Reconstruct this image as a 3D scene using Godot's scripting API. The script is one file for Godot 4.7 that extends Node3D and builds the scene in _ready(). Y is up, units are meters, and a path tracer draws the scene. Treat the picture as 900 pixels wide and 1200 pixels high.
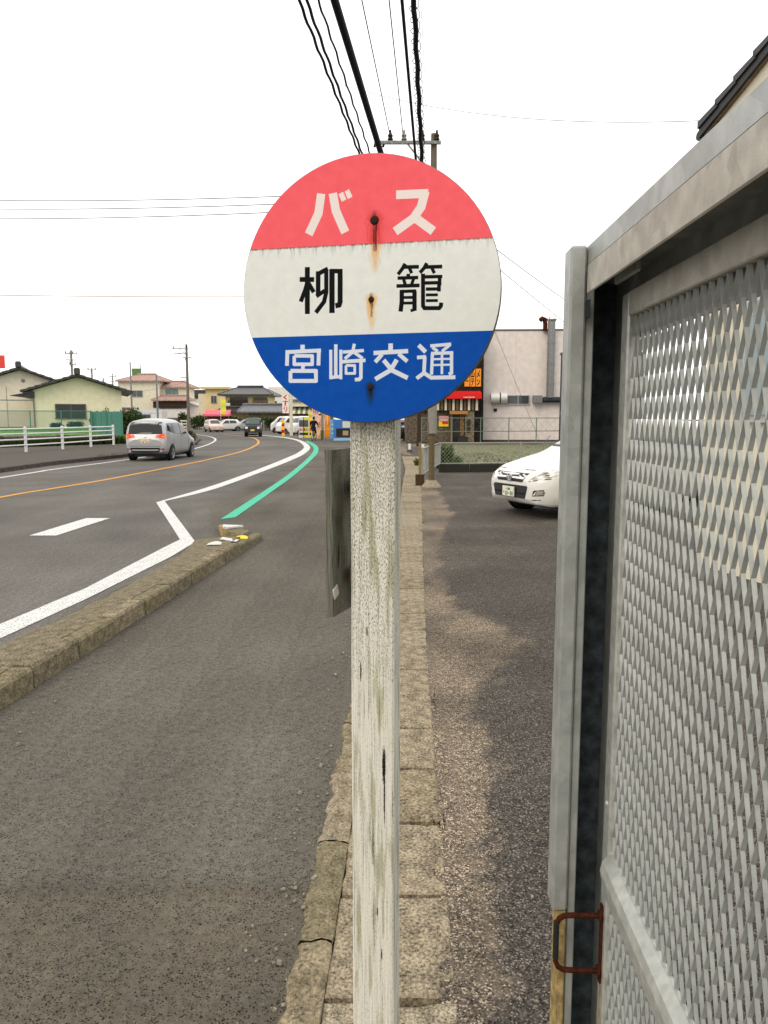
extends Node3D
# A Japanese roadside bus stop under a bright overcast sky. Units are metres, y is up.

const FOCAL := 900.0        # focal length in photograph pixels (900 x 1200)
const EYE := 1.7
const PITCH := 0.12217      # seven degrees down
var rng := RandomNumberGenerator.new()
var T := {}                 # textures
var M := {}                 # materials
var taken := {}             # names in use
var wob := FastNoiseLite.new()

func ray(u: float, v: float) -> Vector3:
	return Vector3((u - 450.0) / FOCAL, (600.0 - v) / FOCAL, -1.0).rotated(Vector3.RIGHT, -PITCH)
func gp(u: float, v: float, y := 0.0) -> Vector3:      # where the sight line meets the height y
	var d := ray(u, v)
	return Vector3(0, EYE, 0) + d * ((y - EYE) / d.y)
func at(u: float, v: float, depth: float) -> Vector3:  # the point of the sight line at that depth
	var d := ray(u, v)
	return Vector3(0, EYE, 0) + d * (depth / -d.z)
func lerp_in(tab: Array, x: float) -> float:           # piecewise linear, tab sorted by rising x
	if x <= tab[0][0]: return tab[0][1]
	for i in range(1, tab.size()):
		if x <= tab[i][0]:
			var a = tab[i - 1]
			var b = tab[i]
			return lerpf(a[1], b[1], (x - a[0]) / (b[0] - a[0]))
	return tab[tab.size() - 1][1]

# ---------------------------------------------------------------- objects
func numbered(called: String) -> String:
	var n: int = taken.get(called, -1) + 1
	taken[called] = n
	return called if n == 0 else "%s_%03d" % [called, n]
func tag(o: Node, label: String, category: String, group := "") -> Node:
	o.set_meta("label", label)
	o.set_meta("category", category)
	if group: o.set_meta("group", group)
	return o
func thing(called: String, label: String, category: String, where := Vector3.ZERO, turn := 0.0, group := "") -> Node3D:
	var o := Node3D.new()
	o.name = numbered(called)
	add_child(o, true)
	o.position = where
	o.rotation.y = turn
	tag(o, label, category, group)
	return o
func put(called: String, mesh, m: Material, parent: Node = self) -> MeshInstance3D:
	var o := MeshInstance3D.new()
	o.name = numbered(called) if parent == self else called
	if mesh is SurfaceTool:
		mesh.generate_normals()
		o.mesh = mesh.commit()
	else:
		o.mesh = mesh
	o.material_override = m
	parent.add_child(o, true)
	return o
func structure(called: String, mesh, m: Material) -> MeshInstance3D:
	var o := put(called, mesh, m)
	o.set_meta("kind", "structure")
	return o
func copy(o: Node3D, where: Vector3, turn: float, label: String) -> Node3D:
	var c: Node3D = o.duplicate()
	c.name = numbered(String(o.name).rstrip("0123456789").trim_suffix("_"))
	add_child(c, true)
	c.position = where
	c.rotation.y = turn
	c.set_meta("label", label)
	return c

# ---------------------------------------------------------------- shapes
func mb() -> SurfaceTool:
	var st := SurfaceTool.new()
	st.begin(Mesh.PRIMITIVE_TRIANGLES)
	st.set_smooth_group(-1)
	return st
func quad(st: SurfaceTool, a: Vector3, b: Vector3, c: Vector3, d: Vector3) -> void:
	for p in [a, b, c, a, c, d]: st.add_vertex(p)
func tri(st: SurfaceTool, a: Vector3, b: Vector3, c: Vector3) -> void:
	for p in [a, b, c]: st.add_vertex(p)
func hexa(st: SurfaceTool, p: Array) -> void:          # eight corners: bottom ring then top ring
	quad(st, p[0], p[1], p[2], p[3])
	quad(st, p[7], p[6], p[5], p[4])
	for i in 4:
		var j := (i + 1) % 4
		quad(st, p[i], p[i + 4], p[j + 4], p[j])
func box(st: SurfaceTool, c: Vector3, s: Vector3, b := Basis.IDENTITY, bevel := 0.0) -> void:
	var h := s * 0.5
	if bevel <= 0.0:
		var p := []
		for y in [-h.y, h.y]:
			for q in [[-h.x, h.z], [-h.x, -h.z], [h.x, -h.z], [h.x, h.z]]:
				p.append(c + b * Vector3(q[0], y, q[1]))
		hexa(st, p)
		return
	var faces := []
	for ax in 3:
		for sg in [-1.0, 1.0]:
			var f := []
			for k in 4:
				var sa: float = [-1.0, 1.0, 1.0, -1.0][k]
				var sb: float = [-1.0, -1.0, 1.0, 1.0][k]
				var v := Vector3.ZERO
				v[ax] = h[ax] * sg
				v[(ax + 1) % 3] = (h[(ax + 1) % 3] - bevel) * sa
				v[(ax + 2) % 3] = (h[(ax + 2) % 3] - bevel) * sb
				f.append(c + b * v)
			if sg > 0: f.reverse()
			faces.append(f)
			quad(st, f[0], f[1], f[2], f[3])
	for ax in 3:                                       # twelve chamfers and eight corners
		for s1 in [-1.0, 1.0]:
			for s2 in [-1.0, 1.0]:
				var a1 := (ax + 1) % 3
				var a2 := (ax + 2) % 3
				var q := []
				for k in 4:
					var v := Vector3.ZERO
					v[ax] = (h[ax] - bevel) * (-1.0 if k == 0 or k == 3 else 1.0)
					v[a1] = (h[a1] - (0.0 if k < 2 else bevel)) * s1
					v[a2] = (h[a2] - (bevel if k < 2 else 0.0)) * s2
					q.append(c + b * v)
				if s1 * s2 < 0: q.reverse()
				quad(st, q[3], q[2], q[1], q[0])
	for sx in [-1.0, 1.0]:
		for sy in [-1.0, 1.0]:
			for sz in [-1.0, 1.0]:
				var sgn := Vector3(sx, sy, sz)
				var q := []
				for ax in 3:
					var v := (h - Vector3.ONE * bevel) * sgn
					v[ax] = h[ax] * sgn[ax]
					q.append(c + b * v)
				if sx * sy * sz > 0: q.reverse()
				tri(st, q[0], q[1], q[2])
func bar(st: SurfaceTool, a: Vector3, b: Vector3, w: float, t: float, bevel := 0.0) -> void:   # a bar from a to b, w wide across, t thick
	var d := b - a
	var y := d.normalized()
	var side := y.cross(Vector3.UP)
	if side.length() < 0.01: side = Vector3.RIGHT
	side = side.normalized()
	box(st, (a + b) * 0.5, Vector3(w, d.length(), t), Basis(side, y, side.cross(y)), bevel)
func tube(st: SurfaceTool, pts: Array, r, sides := 8, capped := true) -> void:
	var n := pts.size()
	var rings := []
	var up := Vector3.UP
	for i in n:
		var d: Vector3 = (pts[mini(i + 1, n - 1)] - pts[maxi(i - 1, 0)]).normalized()
		var side := d.cross(up)
		if side.length() < 0.05: side = d.cross(Vector3.RIGHT)
		side = side.normalized()
		var nor := side.cross(d)
		var rad: float = r[i] if r is Array else r
		var ring := []
		for k in sides:
			var a := TAU * k / sides
			ring.append(pts[i] + (side * cos(a) + nor * sin(a)) * rad)
		rings.append(ring)
	st.set_smooth_group(0)
	for i in n - 1:
		for k in sides:
			var j := (k + 1) % sides
			quad(st, rings[i][k], rings[i][j], rings[i + 1][j], rings[i + 1][k])
	st.set_smooth_group(-1)
	if capped:
		for e in [0, n - 1]:
			for k in range(1, sides - 1):
				if e == 0: tri(st, rings[e][0], rings[e][k + 1], rings[e][k])
				else: tri(st, rings[e][0], rings[e][k], rings[e][k + 1])
func lathe(st: SurfaceTool, prof: Array, sides: int, where := Vector3.ZERO, b := Basis.IDENTITY) -> void:   # prof: [radius, height] along b.y
	st.set_smooth_group(-1)
	for i in prof.size() - 1:
		for k in sides:
			var a0 := TAU * k / sides
			var a1 := TAU * (k + 1) / sides
			var p := []
			for q in [[i, a0], [i, a1], [i + 1, a1], [i + 1, a0]]:
				var e = prof[q[0]]
				p.append(where + b * Vector3(cos(q[1]) * e[0], e[1], sin(q[1]) * e[0]))
			quad(st, p[0], p[1], p[2], p[3])
func prism(st: SurfaceTool, poly: Array, a: Vector3, ux: Vector3, uy: Vector3, depth: Vector3) -> void:  # a flat outline pushed along depth
	var pk := PackedVector2Array(poly)
	var idx := Geometry2D.triangulate_polygon(pk)
	var f := func(p: Vector2) -> Vector3: return a + ux * p.x + uy * p.y
	for i in range(0, idx.size(), 3):
		tri(st, f.call(pk[idx[i]]), f.call(pk[idx[i + 1]]), f.call(pk[idx[i + 2]]))
		tri(st, f.call(pk[idx[i]]) + depth, f.call(pk[idx[i + 2]]) + depth, f.call(pk[idx[i + 1]]) + depth)
	for i in pk.size():
		var p: Vector3 = f.call(pk[i])
		var q: Vector3 = f.call(pk[(i + 1) % pk.size()])
		quad(st, p, q, q + depth, p + depth)
func sheet(xs: Array, zs: Array, place: Callable, tone: Callable) -> ArrayMesh:   # a ground sheet whose vertices carry colour
	var vs := PackedVector3Array()
	var cs := PackedColorArray()
	var ns := PackedVector3Array()
	var idx := PackedInt32Array()
	for z in zs:
		for x in xs:
			var p: Vector3 = place.call(x, z)
			vs.append(p)
			cs.append(tone.call(p.x, p.z))
			ns.append(Vector3.UP)
	var w := xs.size()
	for j in zs.size() - 1:
		for i in w - 1:
			var o := j * w + i
			idx.append_array([o, o + w + 1, o + 1, o, o + w, o + w + 1])
	return arrays(vs, ns, cs, idx)
func arrays(vs: PackedVector3Array, ns: PackedVector3Array, cs: PackedColorArray, idx: PackedInt32Array) -> ArrayMesh:
	var a := []
	a.resize(Mesh.ARRAY_MAX)
	a[Mesh.ARRAY_VERTEX] = vs
	a[Mesh.ARRAY_NORMAL] = ns
	if cs.size(): a[Mesh.ARRAY_COLOR] = cs
	a[Mesh.ARRAY_INDEX] = idx
	var m := ArrayMesh.new()
	m.add_surface_from_arrays(Mesh.PRIMITIVE_TRIANGLES, a)
	return m
func ribbon(left: Array, right: Array, y: float) -> SurfaceTool:
	var st := mb()
	for i in left.size() - 1:
		var q := [left[i], right[i], right[i + 1], left[i + 1]]
		for k in 4: q[k] = Vector3(q[k].x, y, q[k].z)
		quad(st, q[0], q[1], q[2], q[3])
	return st
func smooth_line(pts: Array, n := 6) -> Array:          # Catmull-Rom through ground points
	var out := []
	for i in pts.size() - 1:
		var p0: Vector3 = pts[maxi(i - 1, 0)]
		var p3: Vector3 = pts[mini(i + 2, pts.size() - 1)]
		for k in n:
			out.append(pts[i].cubic_interpolate(pts[i + 1], p0, p3, float(k) / n))
	out.append(pts[pts.size() - 1])
	return out
func stripe(called: String, pts: Array, width: float, m: Material, y := 0.006) -> MeshInstance3D:
	var l := []
	var r := []
	for i in pts.size():
		var d: Vector3 = pts[mini(i + 1, pts.size() - 1)] - pts[maxi(i - 1, 0)]
		d.y = 0
		d = d.normalized()
		var s := Vector3(-d.z, 0, d.x) * width * 0.5
		l.append(pts[i] - s)
		r.append(pts[i] + s)
	return structure(called, ribbon(l, r, y), m)
func foliage(centre: Vector3, rad: Vector3, n: int, size: float, base: Color) -> ArrayMesh:   # leaf-sized faces spread through an uneven volume
	var vs := PackedVector3Array()
	var cs := PackedColorArray()
	var ns := PackedVector3Array()
	var idx := PackedInt32Array()
	for i in n:
		var d := Vector3(rng.randfn(), rng.randfn(), rng.randfn()).normalized()
		var reach := 0.78 + 0.42 * wob.get_noise_3d(d.x * 130 + centre.x * 40, d.y * 130, d.z * 130)
		var p := centre + d * rad * reach * pow(rng.randf(), 0.38)
		var a := Vector3(rng.randfn(), rng.randfn(), rng.randfn()).normalized()
		var b := a.cross(Vector3(rng.randfn(), rng.randfn(), rng.randfn())).normalized()
		var s := size * rng.randf_range(0.6, 1.3)
		var k := rng.randf_range(0.6, 1.4)
		var c := Color(base.r * k * rng.randf_range(0.85, 1.25), base.g * k, base.b * k)
		var o := vs.size()
		vs.append_array([p - a * s, p + b * s * 0.5, p + a * s, p - b * s * 0.5])
		var nn := a.cross(b)
		for q in 4:
			cs.append(c)
			ns.append(nn)
		idx.append_array([o, o + 1, o + 2, o, o + 2, o + 3])
	return arrays(vs, ns, cs, idx)
func join_mesh(list: Array) -> ArrayMesh:
	var st := SurfaceTool.new()
	for m in list: st.append_from(m, 0, Transform3D.IDENTITY)
	return st.commit()

# ---------------------------------------------------------------- textures and materials
func noise_bytes(size: int, freq: float, kind: int, oct: int, sd: int, cell := false) -> PackedByteArray:
	var n := FastNoiseLite.new()
	n.seed = sd
	n.frequency = freq
	n.noise_type = kind
	n.fractal_type = FastNoiseLite.FRACTAL_FBM if oct > 1 else FastNoiseLite.FRACTAL_NONE
	n.fractal_octaves = oct
	if kind == FastNoiseLite.TYPE_CELLULAR:
		n.cellular_return_type = FastNoiseLite.RETURN_CELL_VALUE if cell else FastNoiseLite.RETURN_DISTANCE
	return n.get_seamless_image(size, size).get_data()
func ramp(stops: Array) -> PackedByteArray:             # a look-up table of 256 grey values from [position, value] stops
	var out := PackedByteArray()
	for i in 256: out.append(int(clampf(lerp_in(stops, i / 255.0), 0, 1) * 255))
	return out
func grey_texture(size: int, f: Callable) -> ImageTexture:
	var by := PackedByteArray()
	by.resize(size * size)
	for i in size * size: by[i] = clampi(f.call(i), 0, 255)
	return ImageTexture.create_from_image(Image.create_from_data(size, size, false, Image.FORMAT_L8, by))
func make_textures() -> void:
	var S := FastNoiseLite.TYPE_SIMPLEX_SMOOTH
	var C := FastNoiseLite.TYPE_CELLULAR
	var stones := noise_bytes(768, 0.15, C, 1, 3, true)
	var edges := noise_bytes(768, 0.15, C, 1, 3)
	var cloud := noise_bytes(768, 0.012, S, 5, 5)
	var grit := noise_bytes(768, 0.22, S, 2, 9)
	var r1 := ramp([[0, 0.28], [0.09, 0.56], [0.2, 0.77], [0.9, 0.84], [0.97, 0.9], [1.0, 1.0]])
	var r2 := ramp([[0, 0.30], [0.3, 0.5], [0.7, 0.6], [0.86, 0.74], [0.94, 0.95], [1, 1]])
	T.asphalt = grey_texture(768, func(i): return r1[stones[i]] + (cloud[i] - 128) / 6 + (grit[i] - 128) / 5)
	T.lot = grey_texture(768, func(i): return r2[stones[i]] + (cloud[i] - 128) / 8 + (grit[i] - 128) / 6)
	T.stone_relief = grey_texture(768, func(i): return 255 - edges[i] / 2 - (grit[i] / 4) - stones[i] / 6)
	var pits := noise_bytes(512, 0.07, S, 4, 21)
	var blotch := noise_bytes(512, 0.012, S, 5, 22)
	var fine := noise_bytes(512, 0.3, S, 2, 23)
	T.concrete = grey_texture(512, func(i): return 184 + (blotch[i] - 128) / 3 + (fine[i] - 128) / 2 + (pits[i] - 128) / 3 - (48 if pits[i] < 76 else 0) + (20 if pits[i] > 172 else 0))
	T.concrete_relief = grey_texture(512, func(i): return 150 + (fine[i] - 128) / 2 + (pits[i] - 128) / 2)
	T.plaster = grey_texture(512, func(i): return 240 + (blotch[i] - 128) / 11 + (fine[i] - 128) / 14)
	var spangle := noise_bytes(512, 0.03, C, 1, 31, true)
	T.zinc = grey_texture(512, func(i): return 214 + (spangle[i] - 128) / 12 + (blotch[i] - 128) / 6 + (fine[i] - 128) / 10)
	T.zinc_rough = grey_texture(512, func(i): return 150 + (blotch[i] - 128) / 2)
	T.patchy = grey_texture(512, func(i): return 205 + (blotch[i] - 128) / 2 + (pits[i] - 128) / 6)
	T.rust = rust_texture(blotch, fine)
	T.worn = grey_texture(512, func(i): return 238 + (fine[i] - 128) / 8 + (blotch[i] - 128) / 10 - (clampi(int(108 - pits[i]) * 3, 0, 150)))
func rust_texture(a: PackedByteArray, b: PackedByteArray) -> ImageTexture:
	var by := PackedByteArray()
	by.resize(512 * 512 * 3)
	for i in 512 * 512:
		var k := a[i] / 255.0
		var f := (b[i] - 128) / 600.0
		by[i * 3] = clampi(int(255 * (0.16 + 0.22 * k + f)), 0, 255)
		by[i * 3 + 1] = clampi(int(255 * (0.085 + 0.09 * k + f)), 0, 255)
		by[i * 3 + 2] = clampi(int(255 * (0.06 + 0.04 * k + f)), 0, 255)
	return ImageTexture.create_from_image(Image.create_from_data(512, 512, false, Image.FORMAT_RGB8, by))
func mat(c: Color, rough := 0.8, metal := 0.0, tex = null, scale := 1.0, relief = null, depth := 0.0, vertex := false) -> StandardMaterial3D:
	var m := StandardMaterial3D.new()           # c holds linear values
	m.albedo_color = c.linear_to_srgb()
	m.roughness = rough
	m.metallic = metal
	m.metallic_specular = 0.5 if rough < 0.55 else 0.22
	if tex:
		m.albedo_texture = tex
		m.uv1_triplanar = true
		m.uv1_world_triplanar = true
		m.uv1_scale = Vector3.ONE * scale
	if relief:
		m.heightmap_enabled = true
		m.heightmap_texture = relief
		m.heightmap_scale = depth
	m.vertex_color_use_as_albedo = vertex
	return m
func paint(c: Color) -> StandardMaterial3D:
	var m := mat(c, 0.35)
	m.clearcoat_enabled = true
	m.clearcoat = 0.7
	m.clearcoat_roughness = 0.05
	return m
func leafy() -> StandardMaterial3D:
	var m := mat(Color(1, 1, 1), 0.6, 0, null, 1, null, 0, true)
	m.backlight_enabled = true
	m.backlight = Color(0.3, 0.35, 0.15)
	m.cull_mode = BaseMaterial3D.CULL_DISABLED
	return m
func make_materials() -> void:
	M.asphalt = mat(Color(1, 1, 1), 0.92, 0, T.asphalt, 1.9, T.stone_relief, 0.35, true)
	M.lot = mat(Color(1, 1, 1), 0.85, 0, T.lot, 1.6, T.stone_relief, 0.7, true)
	M.concrete = mat(Color(0.52, 0.435, 0.305), 0.95, 0, T.concrete, 1.7, T.concrete_relief, 0.45)
	M.concrete_2 = mat(Color(0.58, 0.50, 0.36), 0.95, 0, T.concrete, 2.3, T.concrete_relief, 0.45)
	M.concrete_3 = mat(Color(0.45, 0.375, 0.25), 0.95, 0, T.concrete, 1.3, T.concrete_relief, 0.45)
	M.mossy = mat(Color(0.38, 0.325, 0.205), 0.97, 0, T.concrete, 1.9, T.concrete_relief, 0.45)
	M.kerb_fill = mat(Color(0.36, 0.305, 0.205), 0.97, 0, T.concrete, 1.4, T.concrete_relief, 0.45)
	M.line_white = mat(Color(0.82, 0.82, 0.80), 0.6, 0, T.worn, 1.3)
	M.line_orange = mat(Color(0.80, 0.36, 0.06), 0.6, 0, T.worn, 1.3)
	M.line_green = mat(Color(0.07, 0.60, 0.38), 0.6, 0, T.worn, 1.3)
	M.zinc = mat(Color(0.52, 0.545, 0.525), 0.5, 0.3, T.zinc, 2.2)
	M.zinc_warm = mat(Color(0.60, 0.575, 0.50), 0.55, 0.3, T.zinc, 2.6)
	M.zinc_pale = mat(Color(0.68, 0.70, 0.66), 0.45, 0.35, T.zinc, 5.0)
	M.mesh_steel = mat(Color(0.475, 0.505, 0.495), 0.5, 0.3, T.zinc, 5.0)
	M.buffer = mat(Color(0.075, 0.092, 0.108), 0.6, 0, T.patchy, 4.0)
	M.dark_steel = mat(Color(0.042, 0.052, 0.060), 0.55, 0.2, T.plaster, 3.0)
	M.rust = mat(Color(1, 1, 1), 0.9, 0, T.rust, 9.0, T.concrete_relief, 0.3)
	M.rust_pale = mat(Color(0.50, 0.37, 0.17), 0.9, 0, T.patchy, 5.0)
	M.leaf = leafy()
	M.bark = mat(Color(0.09, 0.065, 0.045), 0.95, 0, T.concrete, 3.0)
	M.black = mat(Color(0.012, 0.012, 0.013), 0.5)
	M.rubber = mat(Color(0.018, 0.018, 0.018), 0.85)
	M.wire = mat(Color(0.02, 0.02, 0.024), 0.7)
	M.wire_pale = mat(Color(0.16, 0.16, 0.17), 0.7)
	M.glass_dark = mat(Color(0.035, 0.04, 0.045), 0.06)
	M.glass_pale = mat(Color(0.25, 0.32, 0.34), 0.06)
	M.window = mat(Color(0.06, 0.07, 0.08), 0.08)
	M.sash = mat(Color(0.45, 0.45, 0.44), 0.4, 0.3)
	M.sash_dark = mat(Color(0.08, 0.065, 0.05), 0.5)
	M.roof_tile = mat(Color(0.062, 0.06, 0.06), 0.45, 0, T.patchy, 0.5)
	M.roof_grey = mat(Color(0.17, 0.18, 0.195), 0.5, 0, T.patchy, 0.5)
	M.roof_salmon = mat(Color(0.60, 0.40, 0.34), 0.8, 0, T.patchy, 0.5)
	M.chrome = mat(Color(0.7, 0.7, 0.7), 0.15, 0.9)
	M.alloy = mat(Color(0.5, 0.5, 0.51), 0.3, 0.7)
	M.lamp_glass = mat(Color(0.42, 0.41, 0.38), 0.12, 0.25)
	M.tail_lamp = mat(Color(0.75, 0.06, 0.03), 0.15)
	M.tail_lamp.emission_enabled = true
	M.tail_lamp.emission = Color(0.9, 0.1, 0.04)
	M.tail_lamp.emission_energy_multiplier = 0.45
	M.amber = mat(Color(0.85, 0.28, 0.03), 0.2)
	M.plate_white = mat(Color(0.75, 0.75, 0.68), 0.5)
	M.plate_yellow = mat(Color(0.75, 0.62, 0.12), 0.5)
	M.pole_concrete = mat(Color(0.30, 0.28, 0.25), 0.9, 0, T.plaster, 1.0)
	M.steel_grey = mat(Color(0.35, 0.36, 0.37), 0.5, 0.4, T.patchy, 2.0)
	M.hood_white = mat(Color(0.70, 0.70, 0.69), 0.4, 0.2)
	M.link = mat(Color(0.34, 0.34, 0.31), 0.6, 0.2)
	M.white_paint = mat(Color(0.80, 0.80, 0.79), 0.45, 0, T.plaster, 1.0)
	M.fence_green = mat(Color(0.10, 0.27, 0.22), 0.55, 0, T.plaster, 1.0)
	M.wall_yellow = mat(Color(0.90, 0.84, 0.61), 0.9, 0, T.plaster, 0.35)
	M.wall_beige = mat(Color(0.88, 0.77, 0.67), 0.9, 0, T.plaster, 0.35)
	M.wall_cream = mat(Color(0.80, 0.75, 0.60), 0.9, 0, T.plaster, 0.3)
	M.wall_white = mat(Color(0.80, 0.79, 0.75), 0.9, 0, T.plaster, 0.3)
	M.wall_pink = mat(Color(0.83, 0.755, 0.725), 0.9, 0, T.plaster, 0.3)
	M.wall_ochre = mat(Color(0.80, 0.64, 0.35), 0.9, 0, T.plaster, 0.3)
	M.wood_dark = mat(Color(0.07, 0.05, 0.035), 0.8, 0, T.patchy, 1.0)
	M.wood_brown = mat(Color(0.24, 0.17, 0.10), 0.8, 0, T.patchy, 1.5)
	M.block_wall = mat(Color(0.33, 0.25, 0.23), 0.95, 0, T.concrete, 0.8)
	M.block_dark = mat(Color(0.16, 0.13, 0.12), 0.95, 0, T.concrete, 0.8)
	M.red = mat(Color(0.62, 0.02, 0.02), 0.6)
	M.pink = mat(Color(0.72, 0.16, 0.20), 0.7)
	M.yellow = mat(Color(0.85, 0.62, 0.03), 0.6)
	M.lime = mat(Color(0.72, 0.72, 0.08), 0.6)
	M.orange = mat(Color(0.85, 0.30, 0.02), 0.6)
	M.blue = mat(Color(0.04, 0.20, 0.60), 0.5)
	M.sky_blue = mat(Color(0.15, 0.42, 0.75), 0.5)
const STROKES := [[0,66,-358,-730,-383,-587,-463,-437],[0,66,-268,-728,-247,-600,-176,-437],[0,39,-206,-726,-181,-669],[0,39,-159,-742,-134,-686],[0,63,216,-688,458,-684],[0,66,435,-700,404,-591,347,-513,206,-424],[0,66,354,-519,495,-412],[1,39,-479,-195,-487,157],[1,36,-542,-105,-427,-100],[1,33,-482,-79,-501,-22,-538,62],[1,33,-473,-75,-432,-5],[1,33,-317,-176,-390,-143],[1,36,-394,-160,-398,17],[1,30,-412,27,-345,-14],[1,33,-330,-157,-333,-2,-352,69,-419,149],[1,42,-285,-169,-291,156],[1,33,-303,-158,-202,-153],[1,39,-221,-154,-225,73,-233,98,-263,103],[1,27,281,-187,261,-153,226,-111],[1,27,258,-163,385,-160],[1,24,313,-155,330,-115],[1,27,445,-184,425,-150,393,-116],[1,27,425,-156,560,-154],[1,24,482,-148,502,-108],[1,27,304,-112,304,-80],[1,25,223,-84,379,-82],[1,24,269,-74,280,-34],[1,24,344,-73,329,-32],[1,27,214,-26,390,-24],[1,33,254,4,253,90,244,163],[1,24,242,15,364,16],[1,33,351,16,350,161],[1,21,264,60,343,62],[1,21,263,102,343,103],[1,21,350,153,320,160],[1,30,416,-108,415,127,426,144,537,148,550,132,553,108],[1,25,402,-85,561,-82],[1,25,421,-40,541,-38],[1,27,541,-83,541,-18],[1,24,437,5,547,8],[1,27,536,-38,536,26],[1,21,437,48,527,50],[1,21,437,90,527,92],[2,36,-531,389,-532,440],[2,30,-671,443,-384,437],[2,31,-655,440,-662,549],[2,31,-401,437,-407,552],[2,28,-600,473,-455,477,-457,541,-602,538,-600,473],[2,30,-529,539,-535,587],[2,31,-634,588,-428,593,-429,670,-636,666,-634,588],[2,25,-306,433,-310,659],[2,28,-265,393,-270,638],[2,26,-318,646,-222,639],[2,25,-226,435,-230,661],[2,25,-212,454,-44,446],[2,25,-118,393,-133,456,-196,505],[2,25,-124,456,-54,506],[2,28,-216,527,-32,520],[2,21,-187,556,-118,558,-119,618,-188,617,-187,556],[2,28,-68,526,-71,651,-83,664,-119,666],[2,36,165,398,164,457],[2,33,31,467,300,459],[2,31,99,478,43,536],[2,31,225,478,293,536],[2,35,212,521,163,599,42,666],[2,35,109,522,176,602,295,661],[2,33,380,416,434,470],[2,28,367,509,437,505],[2,28,427,504,420,626],[2,30,363,666,420,626,475,662,659,662],[2,25,469,425,627,416],[2,23,621,419,558,467],[2,23,485,437,526,466],[2,25,485,481,478,640],[2,25,474,481,643,480],[2,26,630,480,630,630,608,639],[2,16,485,524,630,525],[2,16,484,568,630,568],[2,20,558,473,557,638]]
const KUSURI := [[0,16,70,8,24,34,70,60],[0,12,8,86,92,86],[0,12,56,70,56,112,40,118,42,102,58,106,50,134,30,142],[0,14,30,156,30,190],[0,14,68,152,70,192,44,222]]
const MENU_A := [[0,14,74,20,52,70,16,104],[0,14,26,50,80,92],[0,14,20,132,44,150],[0,14,84,136,60,178,20,196]]
const MENU_B := [[0,13,50,16,50,96],[0,13,18,48,18,96,84,96],[0,13,84,48,84,96],[0,12,20,124,82,124],[0,12,16,150,84,150],[0,14,52,150,46,184,26,204]]
const MENU_C := [[0,13,50,14,50,100],[0,13,30,40,16,84],[0,13,70,40,86,84],[0,13,18,150,86,146]]

func draw_strokes(by: PackedByteArray, w: int, h: int, list: Array, ox: float, oy: float, sc: float, cols: Array) -> void:
	for s in list:
		var c: Color = cols[s[0]]
		var hw: float = s[1] * sc * 0.5
		var n: int = (s.size() - 2) / 2
		for i in n - 1:
			var a := Vector2(s[2 + i * 2], s[3 + i * 2]) * sc + Vector2(ox, oy)
			var b := Vector2(s[4 + i * 2], s[5 + i * 2]) * sc + Vector2(ox, oy)
			var d := (b - a).normalized()
			var ln := a.distance_to(b)
			var pad := hw + 2.0
			for y in range(maxi(0, int(minf(a.y, b.y) - pad)), mini(h, int(maxf(a.y, b.y) + pad) + 1)):
				for x in range(maxi(0, int(minf(a.x, b.x) - pad)), mini(w, int(maxf(a.x, b.x) + pad) + 1)):
					var q := Vector2(x, y) - a
					var along := q.dot(d)
					var across := absf(q.cross(d))
					var k := 0.0
					if along < 0.0 and i > 0: k = clampf(0.5 + hw - q.length(), 0, 1)
					elif along > ln and i < n - 2: k = clampf(0.5 + hw - q.distance_to(b - a), 0, 1)
					else: k = clampf(0.5 + hw - across, 0, 1) * clampf(0.5 + along, 0, 1) * clampf(0.5 + ln - along, 0, 1)
					if k > 0.0: blend(by, (y * w + x) * 3, c, k)
func blend(by: PackedByteArray, o: int, c: Color, k: float) -> void:
	by[o] = int(lerpf(by[o], c.r8, k))
	by[o + 1] = int(lerpf(by[o + 1], c.g8, k))
	by[o + 2] = int(lerpf(by[o + 2], c.b8, k))
func lettered(w: int, h: int, back: Color, list: Array, sc: float, cols: Array) -> StandardMaterial3D:   # a small printed panel
	var im := Image.create(w, h, false, Image.FORMAT_RGB8)
	im.fill(back)
	var by := im.get_data()
	draw_strokes(by, w, h, list, 0, 0, sc, cols)
	var m := mat(Color(1, 1, 1), 0.6)
	m.albedo_texture = ImageTexture.create_from_image(Image.create_from_data(w, h, false, Image.FORMAT_RGB8, by))
	return m
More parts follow.
